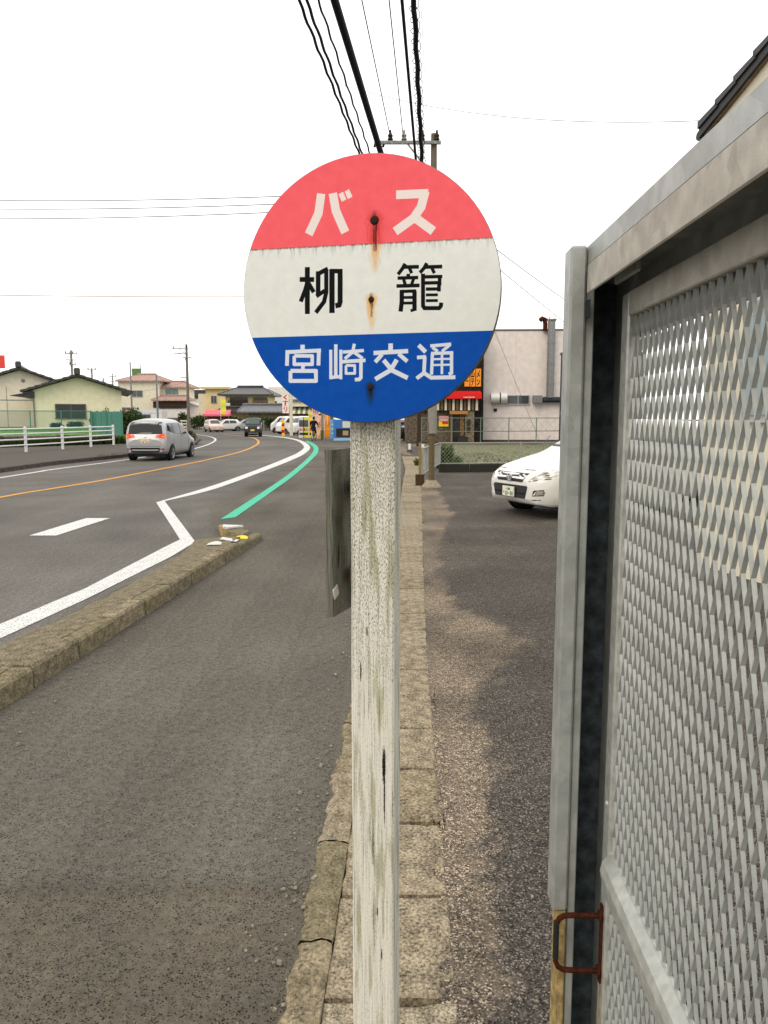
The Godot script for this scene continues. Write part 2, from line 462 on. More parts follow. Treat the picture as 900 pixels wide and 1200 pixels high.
func sign_print() -> ImageTexture:                       # the paint, lettering, rust runs and grime on the round plate
	var N := 896
	var red := Color(0.955, 0.39, 0.43)
	var white := Color(0.885, 0.90, 0.89)
	var blue := Color(0.02, 0.305, 0.68)
	var im := Image.create(N, N, false, Image.FORMAT_RGB8)
	var half := N * 0.5
	var y1 := int(half - 0.340 * half)
	var y2 := int(half + 0.326 * half)
	im.fill_rect(Rect2i(0, 0, N, y1), red)
	im.fill_rect(Rect2i(0, y1, N, y2 - y1), white)
	im.fill_rect(Rect2i(0, y2, N, N - y2), blue)
	var by := im.get_data()
	var n := FastNoiseLite.new()
	n.seed = 4
	n.frequency = 0.02
	n.fractal_octaves = 4
	var cl := n.get_image(N, N).get_data()
	n.frequency = 0.25
	var sp := n.get_image(N, N, false, false, false).get_data()
	for i in N * N:                                       # faded, chalky paint
		var k := (cl[i] - 128) / 22 + (sp[i] - 128) / 20
		for c in 3: by[i * 3 + c] = clampi(by[i * 3 + c] + k, 0, 255)
	draw_strokes(by, N, N, STROKES, half, half, half / 1000.0, [Color(0.92, 0.88, 0.865), Color(0.035, 0.045, 0.06), Color(0.86, 0.88, 0.93)])
	for x in range(20, N - 20):                           # moss and soot hanging from the lap of the red sheet
		var a := n.get_noise_2d(x * 0.5, 7.0)
		var l := int(maxf(0, (n.get_noise_2d(x * 0.18, 91.0) + 0.15) * 60.0))
		for y in range(y1 - 2, y1 + 3 + l):
			var k := 0.34 * (0.4 + a) * (1.0 - float(y - y1) / (l + 3)) if y > y1 + 2 else 0.6 * (0.6 + a)
			blend(by, (y * N + x) * 3, Color(0.22, 0.24, 0.18), clampf(k + (sp[y * N + x] - 128) / 700.0, 0, 0.8))
	for e in [[0.052, -0.513, 0.055, 0.33, Color(0.30, 0.06, 0.05), Color(0.86, 0.50, 0.14), 0.42], [0.019, 0.067, 0.040, 0.19, Color(0.28, 0.14, 0.05), Color(0.92, 0.62, 0.22), 0.0], [0.005, 0.728, 0.036, 0.13, Color(0.10, 0.07, 0.06), Color(0.16, 0.13, 0.14), 1.0]]:
		var cx: float = half + e[0] * half
		var cy: float = half + e[1] * half
		var w: float = e[2] * half
		var l: float = e[3] * half * 1.25
		for y in range(int(cy - w * 1.6), int(cy + l)):
			for x in range(int(cx - w * 1.8), int(cx + w * 1.8)):
				var q := Vector2(x - cx, y - cy)
				var down := clampf(q.y / l, 0, 1)
				var drift := n.get_noise_2d(x * 0.3, y * 0.06) * 0.5
				var wid := w * (1.15 - 0.7 * down) * (1.0 + drift)
				var k := 0.0
				if q.y < 0: k = clampf(1.35 - q.length() / (w * 1.1), 0, 1) * 0.75
				else: k = clampf(1.2 - absf(q.x) / wid, 0, 1) * (1.0 - down * down) * (0.75 + drift)
				if k <= 0: continue
				var c: Color = e[4] if absf(q.x) < wid * 0.25 and down < 0.55 else e[5]
				if y < y1 and e[6] > 0.3 and e[6] < 0.9 and c == e[5]: c = Color(0.80, 0.22, 0.20)
				blend(by, (y * N + x) * 3, c, clampf(k, 0, 0.92))
	for i in 26:                                          # scuffs and chips
		var x := rng.randi_range(130, N - 130)
		var y := rng.randi_range(90, N - 90)
		var l := rng.randi_range(6, 34)
		for k in l:
			blend(by, ((y + k) * N + x + int(k * 0.08)) * 3, Color(0.75, 0.76, 0.78) if y > y2 else Color(0.35, 0.33, 0.30), 0.30 * rng.randf())
	return ImageTexture.create_from_image(Image.create_from_data(N, N, false, Image.FORMAT_RGB8, by))
func wood_print(white: Color, bare: Color, worn: float, lichen: float, sd: int) -> ImageTexture:   # weathered painted timber: grain along y
	var w := 192
	var h := 1536
	var n := FastNoiseLite.new()
	n.seed = sd
	n.fractal_octaves = 4
	n.frequency = 0.02
	var by := PackedByteArray()
	by.resize(w * h * 3)
	var f := FastNoiseLite.new()
	f.seed = sd + 7
	f.frequency = 0.11
	f.fractal_octaves = 3
	for y in h:
		var top := clampf(1.0 - y / (h * 0.42), 0, 1)
		for x in w:
			var grain := n.get_noise_2d(x * 9.0 + n.get_noise_2d(x * 0.4, y * 0.15) * 40.0, y * 0.22)
			var broad := n.get_noise_2d(x * 0.9 + 300.0, y * 0.25)
			var speck := f.get_noise_2d(x * 2.2, y * 1.7)
			var c := white.lerp(bare, clampf((broad + worn) * 1.6, 0, 1))
			var k := 1.0 + grain * 0.11 + speck * 0.035
			if grain < -0.40 and speck > -0.1: k *= 0.80
			if speck > 0.47 - lichen * top * 0.40 and lichen > 0.0: c = c.lerp(Color(0.20, 0.185, 0.13), 0.55 if top > 0.02 else 0.3)
			elif broad + speck * 0.6 > 0.32 - top * lichen * 0.3: c = c.lerp(Color(0.55, 0.55, 0.38), 0.35 * clampf(lichen, 0, 1))
			var o := (y * w + x) * 3
			by[o] = clampi(int(c.r8 * k), 0, 255)
			by[o + 1] = clampi(int(c.g8 * k), 0, 255)
			by[o + 2] = clampi(int(c.b8 * k), 0, 255)
	for e in ([[150, 760, 9, 30], [152, 800, 3, 60], [118, 990, 3, 8], [160, 1230, 6, 7], [40, 620, 3, 16], [96, 880, 2, 40], [140, 1060, 3, 9], [70, 560, 3, 7], [20, 1330, 3, 20]] if lichen > 0.5 else [[30, 300, 3, 40], [120, 820, 4, 18]]):
		for y in range(e[1] - e[3], e[1] + e[3]):             # knots, nail holes and splits
			for x in range(e[0] - e[2] * 2, e[0] + e[2] * 2):
				var q := Vector2((x - e[0]) / float(e[2]), (y - e[1]) / float(e[3])).length() + f.get_noise_2d(x * 2.0, y * 2.0) * 0.5
				if q < 1.0 and x >= 0 and x < w and y < h: blend(by, (y * w + x) * 3, Color(0.08, 0.07, 0.05), clampf((1.0 - q) * 2.5, 0, 0.9))
	return ImageTexture.create_from_image(Image.create_from_data(w, h, false, Image.FORMAT_RGB8, by))
func uv_box(c: Vector3, s: Vector3, v_span: float, bevel: float) -> ArrayMesh:   # an upright timber: u across a face, v down its length; arrises taken off
	var st := SurfaceTool.new()
	st.begin(Mesh.PRIMITIVE_TRIANGLES)
	var hx := s.x * 0.5
	var hz := s.z * 0.5
	var ring := [Vector2(-hx + bevel, hz), Vector2(hx - bevel, hz), Vector2(hx, hz - bevel), Vector2(hx, -hz + bevel), Vector2(hx - bevel, -hz), Vector2(-hx + bevel, -hz), Vector2(-hx, -hz + bevel), Vector2(-hx, hz - bevel)]
	var us := [0.02, 0.98, 1.0, 1.9, 1.98, 2.9, 2.98, 3.9, 4.0]
	var rows := 18
	for j in rows:
		for i in 8:
			for q in [[i, j], [i + 1, j], [i + 1, j + 1], [i, j], [i + 1, j + 1], [i, j + 1]]:
				var p: Vector2 = ring[q[0] % 8]
				var t := float(q[1]) / rows
				st.set_uv(Vector2(us[q[0]], t * s.y / v_span))
				st.set_smooth_group(-1)
				var wv := 0.0006 * sin(t * 23.0 + q[0])
				st.add_vertex(c + Vector3(p.x + wv, s.y * (0.5 - t), p.y + wv))
	for e in [0.5, -0.5]:
		for i in range(1, 7):
			for k in ([0, i, i + 1] if e > 0 else [0, i + 1, i]):
				st.set_uv(Vector2(ring[k].x / s.x + 0.5, 0.01))
				st.add_vertex(c + Vector3(ring[k].x, s.y * e, ring[k].y))
	st.generate_normals()
	return st.commit()

func _ready() -> void:
	rng.seed = 20240
	wob.seed = 11
	wob.frequency = 0.01
	wob.fractal_octaves = 4
	# ---- camera
	var cam := Camera3D.new()
	cam.name = "camera"
	cam.position = Vector3(0, EYE, 0)
	cam.rotation.x = -PITCH
	cam.fov = rad_to_deg(2.0 * atan(600.0 / FOCAL))
	cam.near = 0.05
	cam.far = 900.0
	add_child(cam)
	cam.current = true
	# ---- bright overcast sky and a weak, wide sun from behind on the left
	var env := Environment.new()
	env.background_mode = Environment.BG_SKY
	var sky := Sky.new()
	var ps := ProceduralSkyMaterial.new()
	ps.sky_top_color = Color(1.0, 1.0, 1.0)
	ps.sky_horizon_color = Color(1.0, 0.99, 0.975)
	ps.sky_curve = 0.2
	ps.ground_bottom_color = Color(0.42, 0.40, 0.37)
	ps.ground_horizon_color = Color(0.95, 0.94, 0.92)
	ps.ground_curve = 0.02
	ps.sun_angle_max = 0.1
	sky.sky_material = ps
	env.sky = sky
	env.background_energy_multiplier = 1.35
	env.tonemap_mode = Environment.TONE_MAPPER_LINEAR
	env.tonemap_exposure = 1.12
	env.sdfgi_enabled = true
	env.ssao_enabled = true
	env.ssil_enabled = true
	var we := WorldEnvironment.new()
	we.name = "world_environment"
	we.environment = env
	add_child(we)
	var sun := DirectionalLight3D.new()
	sun.name = "sun"
	sun.light_energy = 0.5
	sun.light_angular_distance = 40.0
	sun.light_color = Color(1.0, 0.96, 0.90)
	sun.shadow_enabled = true
	add_child(sun)
	sun.look_at_from_position(Vector3(-3, 5, 4.5), Vector3.ZERO)
	make_textures()
	make_materials()
	lay_ground()
	lay_markings()
	lay_kerbs()
	lay_gutter()
	lay_grit()
	bus_stop()
	gate()
	street()

const GUTTER_L := [[-36.0, 0.80], [-25.5, 0.71], [-20.4, 0.50], [-17.0, 0.38], [-10.1, 0.17], [-4.5, -0.08], [-3.09, -0.135], [-1.98, -0.18], [2.0, -0.36]]
const GUTTER_R := [[-150.0, 0.83], [-36.0, 0.83], [-33.6, 1.58], [-25.0, 1.25], [-18.0, 0.88], [-13.85, 0.70], [-10.1, 0.52], [-5.75, 0.33], [-3.45, 0.25], [-1.98, 0.215], [2.0, 0.06]]
var mud := []
const ROAD_EDGE := [[-60.0, -6.2], [-46.0, -4.3], [-38.0, -3.5], [-30.0, -3.3], [-20.0, -3.3], [-15.6, -3.6], [-12.7, -2.9], [-10.4, -2.35], [-7.0, -2.7], [2.0, -3.3]]
func depth_steps(a: float, b: float, fine: float, grow: float) -> Array:   # from near a to far b (falling z), coarser with distance
	var out := []
	var z := a
	while z > b:
		out.append(z)
		z -= maxf(fine, absf(z) * grow)
	out.append(b)
	return out
func bay_tone(x: float, z: float) -> Color:
	var n := wob.get_noise_2d(x * 60.0, z * 60.0)
	var m := wob.get_noise_2d(x * 9.0 + 70.0, z * 9.0)
	var k := 1.0 + n * 0.22 + m * 0.30 + 0.22 * wob.get_noise_2d(x * 110.0 + 500.0, z * 14.0)
	var c := Color(0.200, 0.182, 0.153)
	var seam := -2.62 + 0.12 * wob.get_noise_2d(x * 40.0, 3.0)      # an older, browner lift of asphalt ends in a ragged seam
	if z > seam:
		c = c.lerp(Color(0.190, 0.164, 0.126), 0.7)
		if z < seam + 0.06: k *= 0.86
	elif z > seam - 0.03: k *= 0.90
	if x < lerp_in(ROAD_EDGE, z): c = Color(0.232, 0.219, 0.197)           # the carriageway is a newer, greyer surface than the bay
	return Color(c.r * k, c.g * k, c.b * k)
func lot_tone(x: float, z: float) -> Color:
	var c := Color(0.285, 0.250, 0.215)
	var e := lerp_in(mud, z) + 0.10 * wob.get_noise_2d(x * 140.0, z * 140.0) + 0.12 * wob.get_noise_2d(x * 420.0, z * 420.0)
	var n := wob.get_noise_2d(x * 90.0, z * 90.0)
	var k := 1.0 + 0.25 * n
	var s := clampf((e - x) / 0.07 + 0.5, 0, 1)                      # dried silt washed over the edge of the asphalt
	c = c.lerp(Color(0.68, 0.55, 0.41), s * clampf(0.85 + n * 0.9, 0, 1))
	var far := wob.get_noise_2d(x * 22.0 + 40.0, z * 34.0)
	if z < -5.0 and far > 0.16: c = c.lerp(Color(0.40, 0.35, 0.29), clampf((far - 0.16) * 9.0, 0, 0.45))
	return Color(c.r * k, c.g * k, c.b * k)
func lay_ground() -> void:
	var base := mb()
	quad(base, Vector3(-500, -0.04, -700), Vector3(500, -0.04, -700), Vector3(500, -0.04, 60), Vector3(-500, -0.04, 60))
	structure("ground", base, mat(Color(0.20, 0.19, 0.13), 1.0, 0, T.patchy, 0.07))
	var xs := []
	var x := 0.0
	while x > -150.0:
		xs.append(x)
		x -= 0.055 if x > -3.3 else maxf(0.25, -x * 0.09)
	xs.reverse()
	structure("road", sheet(xs, depth_steps(3.0, -150.0, 0.05, 0.02), func(a, z): return Vector3(a + (lerp_in(GUTTER_L, z) - 0.06) * clampf(a + 1.0, 0.0, 1.0), 0, z), bay_tone), M.asphalt)
	for p in [[530, 600], [513, 650], [521, 687], [540, 712], [585, 733], [613, 750], [600, 770], [555, 812], [553, 830], [572, 875], [588, 902], [566, 950], [566, 1033], [572, 1110], [572, 1200]]:
		var q := gp(p[0], p[1])
		mud.append([q.z, q.x])
	mud.append([3.0, 0.40])
	var us := []
	x = 0.0
	while x < 40.0:
		us.append(x)
		x += 0.045 if x < 1.6 else maxf(0.2, x * 0.08)
	var o := structure("parking_lot", sheet(us, depth_steps(3.0, -46.0, 0.05, 0.02), func(a, z): return Vector3(lerp_in(GUTTER_R, z) + a - (0.05 if a == 0.0 else 0.0) * clampf(0.5 + 2.0 * wob.get_noise_2d(3.0, z * 300.0), 0, 1), 0.004 + 0.006 * wob.get_noise_2d(a * 30.0, z * 30.0) + (0.012 * clampf(0.35 + 1.6 * wob.get_noise_2d(a * 500.0, z * 500.0), 0, 1) if a < 0.09 else 0.0), z), lot_tone), M.lot)
	o.set_meta("label", "coarse dark asphalt of the parking lot with dried silt")

func px(list: Array) -> Array:
	var out := []
	for p in list: out.append(gp(p[0], p[1]))
	return out
func lay_markings() -> void:
	var near_l := [Vector3(-3.75, 0, 2.0)]
	var near_r := [Vector3(-3.52, 0, 2.0)]
	near_l.append_array(px([[0, 732], [100, 690], [190, 643], [211, 632.5], [183, 589]]))
	near_r.append_array(px([[0, 749], [100, 703], [200, 653], [229, 635.5], [193, 587.5]]))
	var l2 := smooth_line(px([[183, 589], [250, 569], [300, 551], [335, 537], [350, 530], [356, 523], [346, 516], [325, 512], [300, 510]]))
	var r2 := smooth_line(px([[193, 587.5], [252, 573], [303, 554.5], [340, 540], [358, 531], [363, 523], [351, 515.6], [328, 511.6], [302, 509.7]]))
	near_l.append_array(l2.slice(1))
	near_r.append_array(r2.slice(1))
	structure("edge_line", ribbon(near_l, near_r, 0.006), M.line_white).set_meta("label", "white edge line kinking round the bus bay")
	var dl := px([[34, 628], [101, 607.5]])
	var dr := px([[66, 628], [129, 607.5]])
	structure("lane_dash", ribbon(dl, dr, 0.006), M.line_white)
	stripe("centre_line", smooth_line([Vector3(-8.9, 0, 2.0), Vector3(-8.6, 0, -8.0)] + px([[0, 583], [60, 573], [120, 563], [180, 551.5], [240, 539.5], [280, 530], [298, 523], [303, 517.5], [296, 513], [280, 510.6], [262, 509]])), 0.17, M.line_orange)
	stripe("far_edge_line", smooth_line([Vector3(-11.3, 0, 2.0)] + px([[0, 560], [60, 550.5], [140, 540], [205, 530], [235, 524], [250, 518], [252, 514.2], [244, 511.2], [230, 509.3]])), 0.16, M.line_white)
	var gl := px([[258, 609]]) + smooth_line(px([[300, 582], [338, 556], [360, 537.5], [367, 529], [366, 523], [357, 517]]))
	var gr := px([[276, 606.5]]) + smooth_line(px([[312, 581], [346, 556], [366, 538], [373, 529], [371, 522], [361, 516.5]]))
	structure("green_line", ribbon(gl, gr, 0.007), M.line_green)
func prism_ground(poly: Array, y0: float, y1: float) -> SurfaceTool:
	var st := mb()
	var pk := []
	for p in poly: pk.append(Vector2(p.x, p.z))
	prism(st, pk, Vector3(0, y0, 0), Vector3.RIGHT, Vector3.BACK, Vector3(0, y1 - y0, 0))
	return st
func kerb_x(z: float) -> float: return -2.24 - (z + 4.4) * 0.0835
func lay_kerbs() -> void:
	# the island between the road and the bus bay: a fill of weathered concrete behind single kerb stones
	var fill := mb()
	var zz := [2.0, 0.0, -2.0, -3.6, -4.5, -5.3, -5.8, -6.3, -6.8, -7.2, -7.8, -8.4, -9.0, -9.5, -10.0]
	var back := [[-10.0, 0.74], [-9.5, 0.62], [-8.4, 0.52], [-7.2, 0.46], [-6.3, 0.50], [-5.3, 0.57], [-4.0, 0.62], [2.0, 0.66]]
	var cols := 7
	var g := []
	for k in range(0, 120):
		var z: float = lerpf(2.0, -10.05, k / 119.0)
		var row := []
		var w: float = lerp_in(back, z) + 0.05 * wob.get_noise_2d(z * 160.0, 5.0)
		for i in cols:
			var t := float(i) / (cols - 1)
			var x := kerb_x(z) - 0.135 - (w - 0.135) * t
			row.append(Vector3(x, 0.138 - 0.045 * t * t + 0.006 * wob.get_noise_2d(x * 300.0, z * 300.0), z))
		row.append(Vector3(row[cols - 1].x - 0.02, -0.01, z))
		g.append(row)
	fill.set_smooth_group(0)
	for k in 119:
		for i in cols:
			quad(fill, g[k][i], g[k][i + 1], g[k + 1][i + 1], g[k + 1][i])
	fill.set_smooth_group(-1)
	for i in cols: quad(fill, g[119][i], g[119][i + 1], Vector3(g[119][i + 1].x, -0.01, -10.05), Vector3(g[119][i].x, -0.01, -10.05))
	var isl := structure("kerb", fill, M.kerb_fill)
	isl.set_meta("label", "low concrete kerb island between road and bus bay")
	var z := 1.9
	var k := 0
	while z > -10.3:
		var ln := 0.60
		var st := mb()
		var a := Vector3(kerb_x(z), 0, z - 0.011)
		var b := Vector3(kerb_x(z - ln), 0, z - ln + 0.011)
		var jig := rng.randf_range(-0.006, 0.006)
		var top := 0.142 + rng.randf_range(-0.006, 0.006)
		if z < -9.4: top -= 0.02 + (-9.4 - z) * 0.05
		var sec := [Vector2(jig, -0.05), Vector2(jig - 0.004, top - 0.02), Vector2(jig - 0.02, top), Vector2(jig - 0.13, top + 0.002), Vector2(jig - 0.135, -0.05)]
		var fwd := b - a
		for i in 5:
			var p: Vector2 = sec[i]
			var q: Vector2 = sec[(i + 1) % 5]
			quad(st, a + Vector3(p.x, p.y, 0), a + Vector3(q.x, q.y, 0), b + Vector3(q.x, q.y, 0), b + Vector3(p.x, p.y, 0))
		for e in [a, b]:
			for i in range(1, 4): tri(st, e + Vector3(sec[0].x, sec[0].y, 0), e + Vector3(sec[i].x, sec[i].y, 0), e + Vector3(sec[i + 1].x, sec[i + 1].y, 0))
		put("kerb_stone", st, [M.mossy, M.concrete_3, M.mossy, M.kerb_fill][k % 4], isl)
		z -= ln
		k += 1
	# paint marks on the nose of the island
	for e in [[Vector3(-1.90, 0.118, -10.0), 0.10, "yellow"], [Vector3(-2.10, 0.146, -9.35), 0.09, "white"]]:
		var st := mb()
		for i in 8:
			var a0 := PI * i / 8.0
			var a1 := PI * (i + 1) / 8.0
			tri(st, e[0], e[0] + Vector3(cos(a0) * e[1], 0.012 * sin(a0), -sin(a0) * e[1] * 2.2), e[0] + Vector3(cos(a1) * e[1], 0.012 * sin(a1), -sin(a1) * e[1] * 2.2))
		put("paint_mark", st, M.yellow if e[2] == "yellow" else M.line_white, isl)
	var pm := mb()
	quad(pm, Vector3(-2.12, 0.147, -9.78), Vector3(-1.88, 0.133, -9.66), Vector3(-1.88, 0.131, -9.86), Vector3(-2.12, 0.145, -9.98))
	put("paint_mark", pm, M.line_white, isl)
	# broken end of an older kerb
	var br := thing("broken_kerb", "broken concrete kerb end with chipped white paint at the green line", "kerb piece", Vector3(-2.33, 0, -11.1))
	var c1 := mb()
	hexa(c1, [Vector3(-0.20, -0.02, -0.55), Vector3(-0.14, -0.02, -0.6), Vector3(0.16, -0.02, 0.22), Vector3(0.02, -0.02, 0.30), Vector3(-0.20, 0.07, -0.52), Vector3(-0.12, 0.08, -0.58), Vector3(0.15, 0.10, 0.18), Vector3(0.03, 0.13, 0.24)])
	put("rubble", c1, M.rust_pale, br)
	var c2 := mb()
	hexa(c2, [Vector3(0.08, -0.02, 0.32), Vector3(0.06, -0.02, -0.1), Vector3(0.42, -0.02, 0.05), Vector3(0.36, -0.02, 0.42), Vector3(0.10, 0.10, 0.28), Vector3(0.08, 0.13, -0.08), Vector3(0.38, 0.07, 0.06), Vector3(0.33, 0.06, 0.38)])
	put("rubble", c2, M.mossy, br)
	var c3 := mb()
	hexa(c3, [Vector3(0.03, 0.125, 0.22), Vector3(-0.05, 0.105, -0.12), Vector3(0.26, 0.105, -0.08), Vector3(0.10, 0.118, 0.20), Vector3(0.03, 0.15, 0.22), Vector3(-0.05, 0.135, -0.14), Vector3(0.26, 0.13, -0.1), Vector3(0.10, 0.145, 0.2)])
	put("painted_top", c3, M.line_white, br)
	# raised pavement and yards across the road
	var edge := [Vector3(-12.7, 0, 3), Vector3(-12.5, 0, -10)] + px([[0, 553.5], [60, 545], [140, 536.5], [200, 528], [228, 521.5], [235, 516], [228, 511.5], [205, 508.5]])
	var far := [Vector3(-60, 0, -83), Vector3(-60, 0, 3)]
	var lp := edge + far
	var o := structure("pavement", prism_ground(lp, -0.03, 0.13), mat(Color(0.17, 0.155, 0.135), 0.95, 0, T.asphalt, 1.0))
	o.set_meta("label", "raised asphalt pavement across the road")
	var kb := mb()
	for i in edge.size() - 1:
		var n: int = maxi(1, int(edge[i].distance_to(edge[i + 1]) / 1.2))
		for j in n:
			var a: Vector3 = edge[i].lerp(edge[i + 1], float(j) / n)
			var b: Vector3 = edge[i].lerp(edge[i + 1], (j + 1.0) / n)
			if a.z > -20.0 or a.z < -50: continue
			var ks := mb()
			bar(ks, a.lerp(b, 0.008) + Vector3(0.05, 0.06, 0), b.lerp(a, 0.008) + Vector3(0.05, 0.06, 0), 0.13, 0.17, 0.015)
			put("kerb_stone", ks, M.block_dark, o)

func lay_gutter() -> void:
	var bed := mb()
	for i in 78:
		var z := 2.0 - i * 0.49
		var z2 := z - 0.49
		quad(bed, Vector3(lerp_in(GUTTER_L, z) - 0.02, -0.10, z), Vector3(lerp_in(GUTTER_R, z) - 0.01, -0.10, z), Vector3(lerp_in(GUTTER_R, z2) - 0.01, -0.10, z2), Vector3(lerp_in(GUTTER_L, z2) - 0.02, -0.10, z2))
		for e in [[GUTTER_L, -0.07, -0.012], [GUTTER_R, -0.01, -0.011]]:      # its upright sides
			quad(bed, Vector3(lerp_in(e[0], z) + e[1], 0.0, z), Vector3(lerp_in(e[0], z) + e[2], -0.10, z), Vector3(lerp_in(e[0], z2) + e[2], -0.10, z2), Vector3(lerp_in(e[0], z2) + e[1], 0.0, z2))
	var g := structure("gutter", bed, M.concrete)
	g.set_meta("label", "concrete street gutter with lidded slabs beside the bus bay")
	var z := 1.9
	var k := 0
	while z > -33.5:
		var ln := 0.495
		var st := mb()
		var y := 0.012 + rng.randf_range(-0.005, 0.006)
		var tilt := rng.randf_range(-0.006, 0.006)
		var gap := 0.007 + rng.randf() * 0.004
		var c := []
		for q in [[z - gap, 0], [z - gap, 1], [z - ln + gap, 1], [z - ln + gap, 0]]:
			c.append(Vector3(lerp_in(GUTTER_L, q[0]) if q[1] == 0 else lerp_in(GUTTER_R, q[0]), 0, q[0]))
		var lo := []
		var hi := []
		var inn := []
		var mid: Vector3 = (c[0] + c[2]) * 0.5
		for i in 4:                                        # crumbled arrises: every edge is broken into short steps
			var cut := 7
			for e in cut:
				var p: Vector3 = c[i].lerp(c[(i + 1) % 4], float(e) / cut)
				var chip := 0.004 + 0.010 * maxf(0.0, wob.get_noise_2d(p.x * 2600.0, p.z * 2600.0) + 0.1)
				if rng.randf() < 0.10: chip += 0.012
				var into := (mid - p).normalized()
				lo.append(p + Vector3(0, -0.06, 0))
				hi.append(p + into * chip * 0.5 + Vector3(0, y - 0.004 - chip * 0.4, 0))
				inn.append(p + into * (chip + 0.006) + Vector3(0, y + (tilt if p.z > mid.z else -tilt) * 0.5, 0))
		var top := mid + Vector3(0, y, 0)
		for i in lo.size():
			var j := (i + 1) % lo.size()
			quad(st, lo[i], lo[j], hi[j], hi[i])
			quad(st, hi[i], hi[j], inn[j], inn[i])
			tri(st, inn[i], inn[j], top)
		put("slab", st, [M.concrete, M.concrete_2, M.concrete, M.concrete_3][rng.randi() % 4], g)
		z -= ln
		k += 1
	# the worn upstand of the gutter on the side of the bay
	z = 1.9
	k = 0
	while z > -12.0:
		var ln := 0.6
		var st := mb()
		var n := 16
		var rows := []
		for i in n + 1:
			var q := z - 0.004 - (ln - 0.008) * i / n
			var xr := lerp_in(GUTTER_L, q) - 0.001 + 0.004 * wob.get_noise_2d(q * 900.0, 33.0)
			var w := 0.105 + 0.035 * wob.get_noise_2d(q * 500.0, 60.0)
			if z < -6.0: w *= 0.5
			var row := [Vector3(xr - w - 0.014, -0.002, q)]
			for c in 7:
				var x := xr - w * (1.0 - c / 6.0)
				var y := 0.014 + 0.016 * wob.get_noise_2d(x * 1500.0, q * 900.0) + 0.008 * wob.get_noise_2d(x * 4000.0, q * 4000.0)
				if c == 0 or c == 6: y -= 0.006
				row.append(Vector3(x, maxf(y, 0.001), q))
			row.append(Vector3(xr + 0.002, 0.002, q))
			rows.append(row)
		for i in n:
			for c in 8: quad(st, rows[i][c], rows[i][c + 1], rows[i + 1][c + 1], rows[i + 1][c])
		put("edge_stone", st, [M.concrete_3, M.mossy, M.concrete][k % 3], g)
		z -= ln
		k += 1

func lay_grit() -> void:
	var st := mb()
	for i in 900:
		var z := -1.6 - pow(rng.randf(), 1.6) * 9.0
		var x := lerp_in(GUTTER_R, z) + absf(rng.randfn()) * 0.35 if rng.randf() < 0.5 else lerp_in(GUTTER_L, z) - 0.10 - absf(rng.randfn()) * 0.12
		if rng.randf() < 0.25: x = kerb_x(z - 1.5) + absf(rng.randfn()) * 0.12 + 0.01
		var r := rng.randf_range(0.0015, 0.005) * (2.0 if rng.randf() < 0.06 else 1.0)
		box(st, Vector3(x, 0.006 + r * 0.4, z), Vector3(r * rng.randf_range(1.2, 2.6), r * 1.4, r * rng.randf_range(1.2, 2.6)), Basis(Vector3(rng.randfn(), rng.randfn(), rng.randfn()).normalized(), rng.randf() * 3.0))
	var o := put("loose_grit", st, mat(Color(0.42, 0.37, 0.29), 0.95, 0, T.patchy, 9.0))
	o.set_meta("kind", "stuff")
	tag(o, "loose grit and crumbs along the gutter and kerb", "grit")
	var w := put("gutter_weeds", blades(func():
		var z: float = [-3.02, -4.51, -6.6, -9.1, -12.4, -14.0][rng.randi() % 6] + rng.randfn() * 0.10
		return Vector3(lerp_in(GUTTER_R, z) + rng.randfn() * 0.02, 0.004, z), 150, 0.03, Color(0.10, 0.15, 0.04)), M.leaf)
	w.set_meta("kind", "stuff")
	tag(w, "tiny weeds sprouting along the gutter slabs", "weeds")
